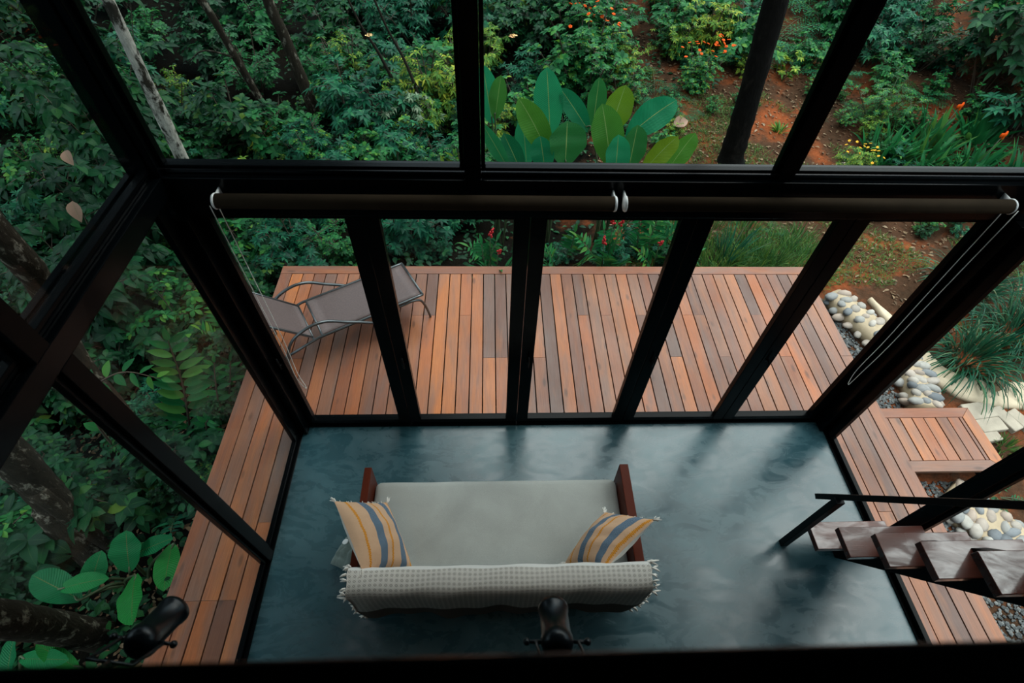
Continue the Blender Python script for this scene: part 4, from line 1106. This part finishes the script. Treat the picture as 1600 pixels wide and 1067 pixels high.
# arching gingers at the left deck
def gin(label, x, y, n, h, ll, lw, per=14, lean=.6, bias=(0, 0), seed=1, lm='leaf_teal', nm='ginger_plant', sc=1, dz=0):
    f, s, tops = ginger_mesh(seed, n, h, ll, lw, per, lean, bias)
    return plant(nm, label, 'plant', G(x, y, dz), (f, s), lm, 0, sc), tops
def cane_plant(label, canes, lm, seed=1):
    """one plant made of single canes, each with two ranks of broad leaves spread flat"""
    rg = random.Random(seed); base = canes[0][0][0]; lv = Leaves(); st = MB()
    for pts, ll, lw, n, nrm in canes:
        P = bez(pts, 6); st.tube(P, [.014*(1-.7*i/len(P)) for i in range(len(P))], 6, False); P = np.array([tuple(p) for p in P]); m_ = len(P)-1; nrm = nrmz(nrm)
        for k in range(n):
            t = .22+.78*(k+.5)/n; q = min(m_-1, int(t*m_)); p = P[q]+(P[q+1]-P[q])*(t*m_-q); tg = nrmz(P[q+1]-P[q]); sd = nrmz(np.cross(tg, nrm))*(1 if k % 2 else -1)
            f = .65+.35*math.sin(PI*min(1, t+.05)); d = tg*(.55+.5*max(0, t-.6))+sd*(1-.5*max(0, t-.7))+nrm*rg.uniform(-.05, .3)
            lv.add(p, d, nrm+sd*.35+np.array([rg.uniform(-.2, .2) for _ in range(3)]), ll*f*rg.uniform(.88, 1.1), lw*f*rg.uniform(.9, 1.1), prof_ell, 6, rg.uniform(.08, .22), .3, .02)
        lv.add(P[-1], P[-1]-P[-3], nrm, ll*.6, lw*.6, prof_lance, 5, .05, .3)
    t = thing('ginger_plant', label, 'plant', (base[0], base[1], gz(base[0], base[1])))
    sub(link('foliage', lv.mesh('foliage'), M[lm], t), t.location); sub(link('stem', st.mesh('stem', True), M['twig'], t), t.location)
VN = (.35, -.42, .84)
cane_plant('large arching cane with two ranks of long glossy leaves beside the left deck',
    [([(-1.55, .25, -1.02), (-1.42, .40, -.45), (-1.30, .51, .05), (-1.20, .58, .6)], .34, .10, 22, VN)], 'leaf_strap', 31)
cane_plant('shorter leafy canes between the large arching cane and the left front deck corner',
    [([(-1.08, .35, -1.0), (-1.06, .30, -.55), (-.97, .42, -.05), (-.90, .55, .30)], .20, .055, 15, VN), ([(-1.12, .40, -1.0), (-1.05, .5, -.5), (-.92, .62, -.1), (-.86, .7, .12)], .20, .05, 13, VN), ([(-1.15, .3, -1.0), (-1.15, .15, -.55), (-1.02, .12, -.15), (-.93, .1, .0)], .18, .05, 12, VN)], 'leaf_mid', 32)
cane_plant('drooping branch of oval leaves across the slim slanting trunk',
    [([(-2.15, .1, -1.0), (-2.05, .12, -.2), (-1.9, .18, .3), (-1.58, .31, .48), (-1.30, .34, .34)], .20, .085, 15, (.1, -.3, .95))], 'leaf_mid', 33)
gin('arching cane plant with long leaves close to the left front deck corner', -1.25, 1.45, 5, .85, .24, .06, 14, .5, (0, .1), 12, 'leaf_strap')
gin('low cane plant with oval leaves at the left deck edge, behind the banana plant', -1.20, -.45, 6, .62, .18, .05, 10, .9, (0, 0), 14)
gin('low cane plant with pointed leaves at the foot of the twin trunk', -1.50, -.20, 6, .66, .20, .06, 10, .8, (0, 0), 15, 'leaf_dark')
# gingers with red flower heads at the front edge of the deck
def red_ginger(label, x, y, seed, heads, h=.75):
    t, tops = gin(label, x, y, 7, h, .26, .055, 12, .75, (0, -.1), seed, 'leaf_strap', 'red_ginger')
    for k, (dx, dy, dz) in enumerate(heads):
        mb = MB()
        for q in range(9):
            a = q*2.4; z = q*.013; r = .022*(1-q/11)
            mb.blob((r*math.cos(a), r*math.sin(a), z), (.014, .014, .019), 6, 5)
        o = obj('flower', mb, M['red'], t, True); o.location = (dx, dy, dz-gz(x, y)); o.rotation_euler = (rnd.uniform(-.6, .6), rnd.uniform(-.6, .6), 0); o['label'] = 'red cone shaped flower head'
        mb = MB().tube([(dx*.5, dy*.5, 0), (dx*.9, dy*.9, (dz-gz(x, y))*.6), (dx, dy, dz-gz(x, y))], .006, 5); obj('flower_stalk', mb, M['stem'], t, True)
red_ginger('red flowered ginger at the deck edge, beside the smaller paddle leaved plant', 1.78, 2.62, 21, [(-.02, -.10, .22), (.08, -.22, .06)])
red_ginger('red flowered ginger at the deck edge below the right paddle leaves', 3.35, 2.62, 22, [(-.16, -.12, .12), (.02, .0, .32), (-.05, .05, .30)])
red_ginger('red flowered ginger at the deck edge, just left of the grass', 3.95, 2.58, 23, [(-.06, -.08, .12), (.35, -.16, .03)])
gin('green leafy ginger without flowers between the red flowered ones', 2.72, 2.75, 6, .7, .25, .055, 12, .7, (0, -.1), 24, 'leaf_strap')
gin('tall yellowish ginger canes behind the front edge of the deck', 3.75, 2.95, 6, .95, .30, .055, 12, .45, (0, 0), 25, 'leaf_strap')
# strap leaved plants with orange flowers on the right bank
for k, (x, y, lab, fl) in enumerate(((8.10, 4.55, 'strap leaved plant on the right bank, nearest the yellow green feathery bush', 0), (8.95, 5.15, 'strap leaved plant with an orange flower, furthest back on the right bank', 1),
                          (8.55, 4.25, 'strap leaved plant in the middle of the row just above the front beam', 0), (9.25, 4.45, 'strap leaved plant with an orange flower at the right end of the bank', 1), (8.75, 4.8, 'strap leaved plant without flower at the middle of the right bank', 0),
                          (8.35, 5.0, 'strap leaved plant behind the yellow green feathery bush, right of it', 0), (9.7, 4.05, 'strap leaved plant at the right edge just above the front beam', 0), (8.0, 4.95, 'strap leaved plant touching the yellow green feathery bush', 0), (9.0, 4.15, 'strap leaved plant just above the front beam, between the two orange flowers', 0), (9.5, 5.0, 'strap leaved plant under the dark broad leaved bush at the right edge', 0))):
    t = plant('strap_leaf_plant', lab, 'plant', G(x, y), (grass_mesh(40+k, 52, .74, .078, .22, .95, .35, 6, prof_lance),), 'leaf_strap')
    if fl:
        mb = MB()
        for q in range(8):
            a = q*.9; mb.blob((.022*math.cos(a), .022*math.sin(a), .010*q), (.020, .013, .036), 6, 5)
        o = obj('flower', mb, M['orange'], t, True); o.location = (0, -.05, .62); o['label'] = 'orange flower head'
        obj('flower_stalk', MB().tube([(0, 0, 0), (0, -.03, .3), (0, -.05, .63)], .007, 5), M['stem'], t, True)
# bushes with small blossoms
def blossom_bush(label, x, y, seed, col, kind, n, h, sc, word):
    me = PROTO[kind][seed % 4]; t = plant('flowering_bush', label, 'shrub', G(x, y), me, KIND[kind][1], seed, sc, None, M['twig'])
    rg = random.Random(seed)
    for q in range(n):
        mb = MB(); r = .45*math.sqrt(rg.random()); a = rg.uniform(0, 6.28)
        for s in range(5):
            b = s*1.26; mb.blob((.017*math.cos(b), .017*math.sin(b), 0), (.015, .015, .008), 6, 4)
        o = obj('blossom', mb, M[col], t, True); o.location = (r*math.cos(a), r*math.sin(a), h*(1-.5*r*r)*rg.uniform(.8, 1.05)); o.rotation_euler = (rg.uniform(-.6, .6), rg.uniform(-.6, .6), 0); o['label'] = word
blossom_bush('round bush dotted with orange blossoms, left of the black trunk', 5.45, 6.85, 51, 'orange', 'small', 26, .82, 1.0, 'orange blossom')
blossom_bush('bush with scattered orange blossoms high above the paddle leaves', 3.65, 7.7, 52, 'orange', 'mid', 22, .85, 1.25, 'orange blossom')
blossom_bush('bush with a few orange blossoms at the top edge, left of the black trunk', 5.3, 8.4, 53, 'orange', 'mid', 18, .85, 1.3, 'orange blossom')
blossom_bush('low golden blossomed bush beside the pale rock on the right bank', 7.45, 4.55, 54, 'gold', 'yellow', 18, .8, .75, 'golden blossom')
plant('feathery_bush', 'bright yellow green feathery bush right of the right upper mullion', 'shrub', G(7.8, 4.95), frond_mesh(61, 16, .75, .075, .02, 14, .55, (.7, 1.8), prof_lance, .15), 'leaf_yellow')
plant('feathery_bush', 'grey green feathery bush behind the yellow green one', 'shrub', G(8.3, 5.75), shrub_mesh(62, .85, .6, 9, .07, .02, prof_lance, 9, 8, 14, .3, 2), 'leaf_mid', 0, 1.1)
plant('bromeliad', 'small spiky rosette plant on the red soil behind the black trunk', 'plant', G(6.65, 5.65), (grass_mesh(63, 30, .34, .035, .04, 1.2, .5, 5, prof_blade),), 'leaf_yellow')
plant('spiky_plant', 'dark spiky leaved plant behind the right upper mullion', 'plant', G(7.2, 5.85), (grass_mesh(64, 34, .6, .045, .06, .8, .4, 5, prof_blade),), 'leaf_dark')
plant('yellow_leaf_plant', 'small yellow leaved plant behind the black trunk', 'plant', G(7.1, 7.1), shrub_mesh(65, .5, .3, 4, .12, .05, prof_lance, 3, 7, 4), 'leaf_yellow')
for k, (x, y, sc, lab) in enumerate(((5.65, 7.75, 1.2, 'lacy green fern directly left of the black trunk at the top'), (7.2, 8.2, 1.5, 'lacy green fern just right of the black trunk at the top'), (7.75, 7.6, 1.2, 'lacy fern between the black trunk and the right upper mullion'), (4.7, 6.6, .9, 'lacy fern behind the bent yellowish paddle leaf'))):
    plant('fern', lab, 'fern', G(x, y), PROTO['fern'][k % 4], 'leaf_fern', k*1.3, sc)
plant('fern', 'small fern beside the cobbles below the right glass wall', 'fern', G(6.75, -.62, .05), frond_mesh(66, 7, .45, .06, .016, 16, .5), 'leaf_fern')
plant('broad_leaf_bush', 'dark broad leaved bush filling the top right corner', 'shrub', G(10.0, 6.0), shrub_mesh(67, 1.9, 1.2, 10, .21, .09, prof_ell, 9, 6, 6, .4, 4), 'leaf_dark', 0, 1.0, None, M['twig'])
plant('broad_leaf_bush', 'dark broad leaved bush above the orange flowers at the right edge', 'shrub', G(10.9, 4.9), shrub_mesh(68, 1.5, 1.0, 9, .20, .085, prof_ell, 9, 6, 6, .4, 4), 'leaf_dark', 0, 1.0, None, M['twig'])
# vine covered tree crown close to the left glass
for k, (x, y, h, sp, lab) in enumerate(((-3.1, 3.3, 2.5, 1.2, 'tall bush with big dark oval leaves outside the upper left glass, nearest the corner'), (-3.9, 4.9, 3.2, 1.4, 'tall dark leaved bush at the top left edge'),
                                        (-2.9, 1.9, 1.9, 1.1, 'tall dark leaved bush behind the left beam'))):
    plant('tall_bush', lab, 'shrub', G(x, y), shrub_mesh(70+k, h, sp, 11, .20, .10, prof_ell, 12, 6, 5, .55, 4), 'leaf_dark', 0, 1, None, M['twig'])
plant('pale_leaf_shrub', 'shrub with olive tinted leaf clusters left of the corner post', 'shrub', G(-2.05, 1.75), shrub_mesh(75, 1.15, .7, 7, .13, .06, prof_obov, 7, 6, 6, .35, 4), 'leaf_mid', 0, 1, None, M['twig'])
plant('striped_palm_plant', 'bright long leaved palm like plant just above the front beam at the left', 'plant', G(-1.25, 4.15), (grass_mesh(76, 18, .75, .09, .05, 1.1, .5, 7, prof_lance),), 'leaf_strap', 0, 1.1)
plant('variegated_bush', 'pale whitish green bush left of the central upper mullion', 'shrub', G(.55, 6.0), shrub_mesh(77, 1.0, .6, 8, .14, .035, prof_lance, 8, 8, 8, .5, 3), 'leaf_pale')
gin('yellowish two ranked cane plant below the whitish green bush', 1.15, 4.2, 5, 1.2, .30, .07, 13, .5, (0, 0), 78, 'leaf_yellow')
# single dried leaves caught in the bushes
def dry_leaf(label, p, d, nrm, ln, wd, m_='leaf_pink', curl=.4):
    lv = Leaves(); lv.add((0, 0, 0), d, nrm, ln, wd, prof_ell, 6, curl, .5); o = link('dry_leaf', lv.mesh('dry_leaf'), M[m_]); o.location = p; tag(o, label, 'leaf'); return o
dry_leaf('pinkish dried leaf caught in the bush above the left beam', (-2.3, 1.85, 1.2), (.1, -.5, -.7), (.2, -.7, .7), .17, .13)
dry_leaf('pinkish dried leaf in the bush higher up, left of the corner post', (-2.80, 2.72, 1.2), (.4, -.5, -.3), (.1, -.7, .7), .15, .12)
dry_leaf('large curled brown leaf lying on the pale kerb', (7.28, .50, -.25), (.5, .5, .25), (0, -.2, 1), .22, .12, 'leaf_dead', -.1)
dry_leaf('pale dry leaf lying behind the bent paddle leaf', (4.75, 5.5, .05), (.8, .3, .2), (0, -.5, .8), .3, .2, 'leaf_pink', .1)

# ================================================================== GRASS
def tuft(label, x, y, seed, n, ln, wd, lean=.7, droop=.6, sp=.14, m_='leaf_grass', bias=(0, 0), nm='grass_clump', dz=0):
    plant(nm, label, 'grass', G(x, y, dz), (grass_mesh(seed, n, ln, wd, sp, lean, droop, 6, prof_blade, bias),), m_)
GRASS = [(grass_mesh(180+i, 230, .5, .011, .27, .9, .5, 5),) for i in range(3)]
tuft('long bladed grass clump drooping over the pale kerb, the frontmost', 7.35, .98, 81, 260, 1.25, .02, .9, .9, .22, 'leaf_lemon', (-.25, -.25))
tuft('long bladed grass clump at the right edge, behind the frontmost', 8.15, 1.35, 82, 260, 1.3, .019, .9, .8, .25, 'leaf_lemon', (-.2, -.2))
tuft('long bladed grass clump right of the corner post, further up the bank', 8.0, 2.15, 83, 240, 1.15, .018, .9, .7, .25, 'leaf_lemon', (-.1, -.1))
tuft('grass clump at the front deck edge right of the red flowers', 4.75, 2.55, 84, 170, .62, .014, .8, .45, .25)
tuft('spiky grass clump at the front deck edge below the black trunk', 4.98, 2.75, 85, 70, .75, .026, .6, .3, .10, 'leaf_lemon')
tuft('yellowish grass clump at the right end of the front deck edge', 5.42, 2.62, 86, 220, .55, .012, .8, .5, .28)
tuft('small green grass tuft beside the step and the pavers', 7.12, -.12, 87, 80, .24, .012, .8, .5, .08)
tuft('grass tuft at the top of the stone edging', 6.05, 2.35, 88, 130, .30, .012, 1.0, .6, .18)
def open_soil(x, y): return (y > 2.25) or (x > 6.85 and y > .75+.0*x and x+y*.2 > 7.05)
for k, (x, y) in enumerate(((4.45, 2.42), (4.6, 2.9), (5.0, 2.4), (5.25, 2.85), (5.55, 2.45), (5.75, 2.85), (6.0, 2.6), (5.4, 3.3), (4.9, 3.35), (6.1, 3.1), (4.4, 3.3))):
    plant('grass_clump', 'yellowish green grass clump in the row along the front deck edge', 'grass', G(x, y), GRASS[k % 3], 'leaf_grass', k*1.1, rnd.uniform(.8, 1.15), 'grass clumps along the front deck edge')
rg = random.Random(11); lv = Leaves(); B = []; D = []; Nn = []; Ls = []
for i in range(22000):
    x, y = rg.uniform(3.6, 9.2), rg.uniform(1.0, 6.6)
    if not open_soil(x, y): continue
    f = fbm(x*2.1+3, y*2.3)+fbm(x*5, y*4.1)*.5
    if f < -.1+ (.15 if x > 6.4 else 0): continue
    for q in range(2):
        a = rg.uniform(0, 6.28); B.append((x+rg.uniform(-.03, .03), y+rg.uniform(-.03, .03), gz(x, y)-.01)); D.append((math.cos(a)*.7, math.sin(a)*.7, 1)); Nn.append((-math.cos(a), -math.sin(a), .5)); Ls.append(rg.uniform(.06, .2))
lv.add(B, D, Nn, Ls, .009, prof_blade, 3, .4, .3)
tag(link('short_grass', lv.mesh('short_grass'), M['leaf_grass']), 'short patchy grass growing on the red soil behind the deck', 'grass', None, 'stuff')
# low creeping cover on the forest floor
lv = Leaves(); B = []; D = []; Nn = []; Ls = []
for i in range(16000):
    x, y = (rg.uniform(-6, -.72), rg.uniform(-3, 7)) if i % 2 else (rg.uniform(-8, 6), rg.uniform(2.3, 12))
    if not clear(x, y, .0) or (x > 4.2 and y < 6.5): continue
    if not in_view(x, y, gz(x, y), 30) or (void(x, y) and i % 3): continue
    a = rg.uniform(0, 6.28); z = gz(x, y)+rg.random()**1.6*.28
    B.append((x, y, z)); D.append((math.cos(a), math.sin(a), rg.uniform(-.2, .5))); Nn.append((rg.uniform(-.3, .3), rg.uniform(-.3, .3), 1)); Ls.append(rg.uniform(.06, .14))
lv.add(B, D, Nn, Ls, np.array(Ls)*.5, prof_ell, 3, .25, .25)
tag(link('creeping_cover', lv.mesh('creeping_cover'), M['leaf_dark']), 'low creeping leaves covering the forest floor', 'ground cover', None, 'stuff')
lv = Leaves(); B = []; D = []; Nn = []; Ls = []
for i in range(9000):
    x, y = rg.uniform(3.4, 10.5), rg.uniform(1.0, 8.5)
    if i % 4 == 0: x, y = rg.uniform(-3, -.75), rg.uniform(-2.6, 2)
    if not (open_soil(x, y) if x > 0 else clear(x, y, .02)): continue
    a = rg.uniform(0, 6.28); B.append((x, y, gz(x, y)+.012)); D.append((math.cos(a), math.sin(a), rg.uniform(-.1, .35))); Nn.append((rg.uniform(-.5, .5), rg.uniform(-.5, .5), 1)); Ls.append(rg.uniform(.025, .09))
lv.add(B, D, Nn, Ls, np.array(Ls)*.45, prof_ell, 3, .1, .4)
tag(link('leaf_litter', lv.mesh('leaf_litter'), M['leaf_dead']), 'brown fallen leaves scattered over the soil', 'leaf litter', None, 'stuff')

# ================================================================== STONES
def stone_mat(name, stops, sc=8):
    m, t, b = mat(name); g = N(t, 'NewGeometry'); co = N(t, 'TexCoord').outputs['Object']
    c = ramp(t, g.outputs['Random Per Island'], stops); f = noise(t, sc, 5, co, .65)
    L(t, mixc(t, .6, c, ramp(t, f, [(.3, (.6, .58, .55)), (.7, (1.2, 1.2, 1.2))]), 'MULTIPLY'), b.inputs['Base Color']); b.inputs['Roughness'].default_value = .7
    bump(t, b, f, .01, .5); return m
M['cobble'] = stone_mat('river_cobble', [(0, (.10, .11, .12)), (.25, (.19, .20, .21)), (.5, (.30, .28, .25)), (.75, (.36, .27, .21)), (1, (.42, .40, .36))])
M['mortar'] = stone_mat('cream_mortar', [(0, (.36, .265, .16)), (1, (.44, .34, .22))], 5)
M['kerb'] = stone_mat('cream_concrete', [(0, (.52, .40, .26)), (1, (.62, .50, .36))], 4)
M['paver'] = stone_mat('pale_paver', [(0, (.30, .25, .19)), (1, (.46, .39, .30))], 6)
M['gravel'] = stone_mat('dark_gravel', [(0, (.03, .035, .036)), (.6, (.09, .095, .095)), (1, (.20, .20, .19))], 30)
M['rock'] = stone_mat('pale_rock', [(0, (.42, .36, .28)), (1, (.5, .44, .35))], 5)
def strip(path, w0, h, name, m_, parent=None, z=lambda x, y: gz(x, y)):
    """low rounded band following a path; w0 = half width at each point"""
    P = bez([(x, y, 0) for x, y in path], 6); n = len(P); mb = MB(); rg2 = random.Random(n)
    for i, p in enumerate(P):
        t = (P[min(i+1, n-1)]-P[max(i-1, 0)]).normalized(); s = Vector((t.y, -t.x, 0)); k = i/(n-1)*(len(w0)-1); a = int(min(k, len(w0)-2)); w_ = w0[a]+(w0[a+1]-w0[a])*(k-a)
        g_ = z(p.x, p.y)
        for u, v in ((-1.08, -.25), (-1, .55), (-.8, .95), (-.3, 1.04), (.3, 1.0), (.8, .93), (1, .5), (1.08, -.25)):
            mb.v.append((p.x+s.x*w_*u+rg2.uniform(-.006, .006), p.y+s.y*w_*u, g_+h*v+rg2.uniform(-.006, .006)))
    for i in range(n-1):
        for k in range(7): a = i*8+k; mb.face([a, a+8, a+9, a+1])
        mb.face([i*8+7, i*8+15, i*8+8, i*8])
    mb.face(list(range(8))); mb.face([(n-1)*8+k for k in reversed(range(8))])
    return mb, P
edge_path = [(6.10, 1.98), (6.24, 1.62), (6.42, 1.22), (6.52, .86), (6.50, .58), (6.42, .30)]
def cobble_edging(label, path, hw, h, seed, ncross=(-.62, .0, .62)):
    mb, P = strip(path, hw, h, 'mortar', None); c0 = P[len(P)//2]
    t = thing('cobble_edging', label, 'edging', (c0.x, c0.y, gz(c0.x, c0.y)))
    sub(obj('mortar', mb, M['mortar'], t, True), t.location)
    rg2 = random.Random(seed); last = None; mb = MB()
    for i in range(1, len(P)-1):
        tg = (P[i+1]-P[i-1]).normalized(); s = Vector((tg.y, -tg.x, 0)); ang = math.atan2(s.y, s.x)
        if last is not None and (P[i]-last).length < .085: continue
        last = P[i].copy(); k = i/(len(P)-1)*(len(hw)-1); a = int(min(k, len(hw)-2)); w_ = hw[a]+(hw[a+1]-hw[a])*(k-a)
        for u in ncross+(-1.02, 1.02):
            if rg2.random() < .1: continue
            q = P[i]+s*(u*w_+rg2.uniform(-.02, .02))+tg*rg2.uniform(-.02, .02); zz = gz(q.x, q.y)+h*(.93 if abs(u) < .9 else .4)
            mb.blob((q.x, q.y, zz), (rg2.uniform(.05, .10), rg2.uniform(.04, .062), rg2.uniform(.03, .045)), 10, 7, .1, rg2, ang+rg2.uniform(-.4, .4))
    sub(obj('cobbles', mb, M['cobble'], t, True), t.location)
cobble_edging('low curved wall of rounded river cobbles set in cream mortar right of the deck', edge_path, [.13, .16, .18, .17, .16, .14], .16, 5)
cobble_edging('patch of cobbles in mortar beside the stairs, below the right glass wall', [(6.20, -.60), (6.38, -.85), (6.52, -1.05), (6.70, -1.35)], [.20, .26, .26, .2], .10, 8, (-.7, -.2, .3, .8))
mb, P = strip([(6.60, 1.95), (6.70, 1.5), (6.78, 1.1), (6.86, .78), (7.15, .56), (7.65, .50), (8.4, .55)], [.02, .075, .11, .14, .17, .17, .16], .065, 'kerb', None)
tag(obj('kerb', mb, M['kerb'], None, True), 'cream concrete kerb curving behind the cobble wall and along the grass', 'kerb')
for k, (x, y, a, b, rz, lab) in enumerate(((7.06, .30, .17, .10, .15, 'pale paver against the right border of the step, furthest from the house'), (7.09, .13, .15, .08, .12, 'pale paver against the step, second from the kerb'), (7.30, .20, .07, .15, .35, 'narrow pale paver lying across, right of the step'), (7.46, .16, .07, .15, .4, 'narrow pale paver lying across, furthest right of the step'), (7.02, .0, .10, .06, .15, 'small pale paver beside the little grass tuft'))):
    o = obj('paver', box((-a, -b, -.05), (a, b, .03)), M['paver'], None, bevel=.012); o.location = (x, y, gz(x, y)+.02); o.rotation_euler = (0, 0, rz); tag(o, lab, 'paver', 'pavers right of the step')
mb = MB().blob((0, 0, 0), (.16, .12, .12), 14, 10, .08, random.Random(4)); o = obj('rock', mb, M['rock'], None, True); o.location = G(7.62, .12, .03); tag(o, 'brownish rock at the right edge beside the pavers', 'rock')
mb = MB().blob((0, 0, 0), (.13, .09, .12), 14, 10, .08, random.Random(5)); o = obj('rock', mb, M['rock'], None, True); o.location = G(7.38, 4.72, .05); tag(o, 'pale rock just above the front beam, right of the right mullion', 'rock')
rg = random.Random(21); mb = MB()
for i in range(5200):
    if i % 2: x, y = rg.uniform(5.72, 6.6), rg.uniform(-2.4, -.47)
    else: x = rg.uniform(5.72, 6.35); y = rg.uniform(.27, 2.0)
    if i % 2 == 0 and (x > 6.02+.2*(1.9-y) or (y > 1.6 and x > 6.0)): continue
    r = rg.uniform(.010, .026); mb.blob((x, y, gz(x, y)+.006), (r, r*rg.uniform(.6, 1), r*.7), 5, 3, .1, rg, rg.uniform(0, 3))
tag(obj('gravel', mb, M['gravel']), 'dark loose gravel between the deck and the cobbles', 'gravel', None, 'stuff')
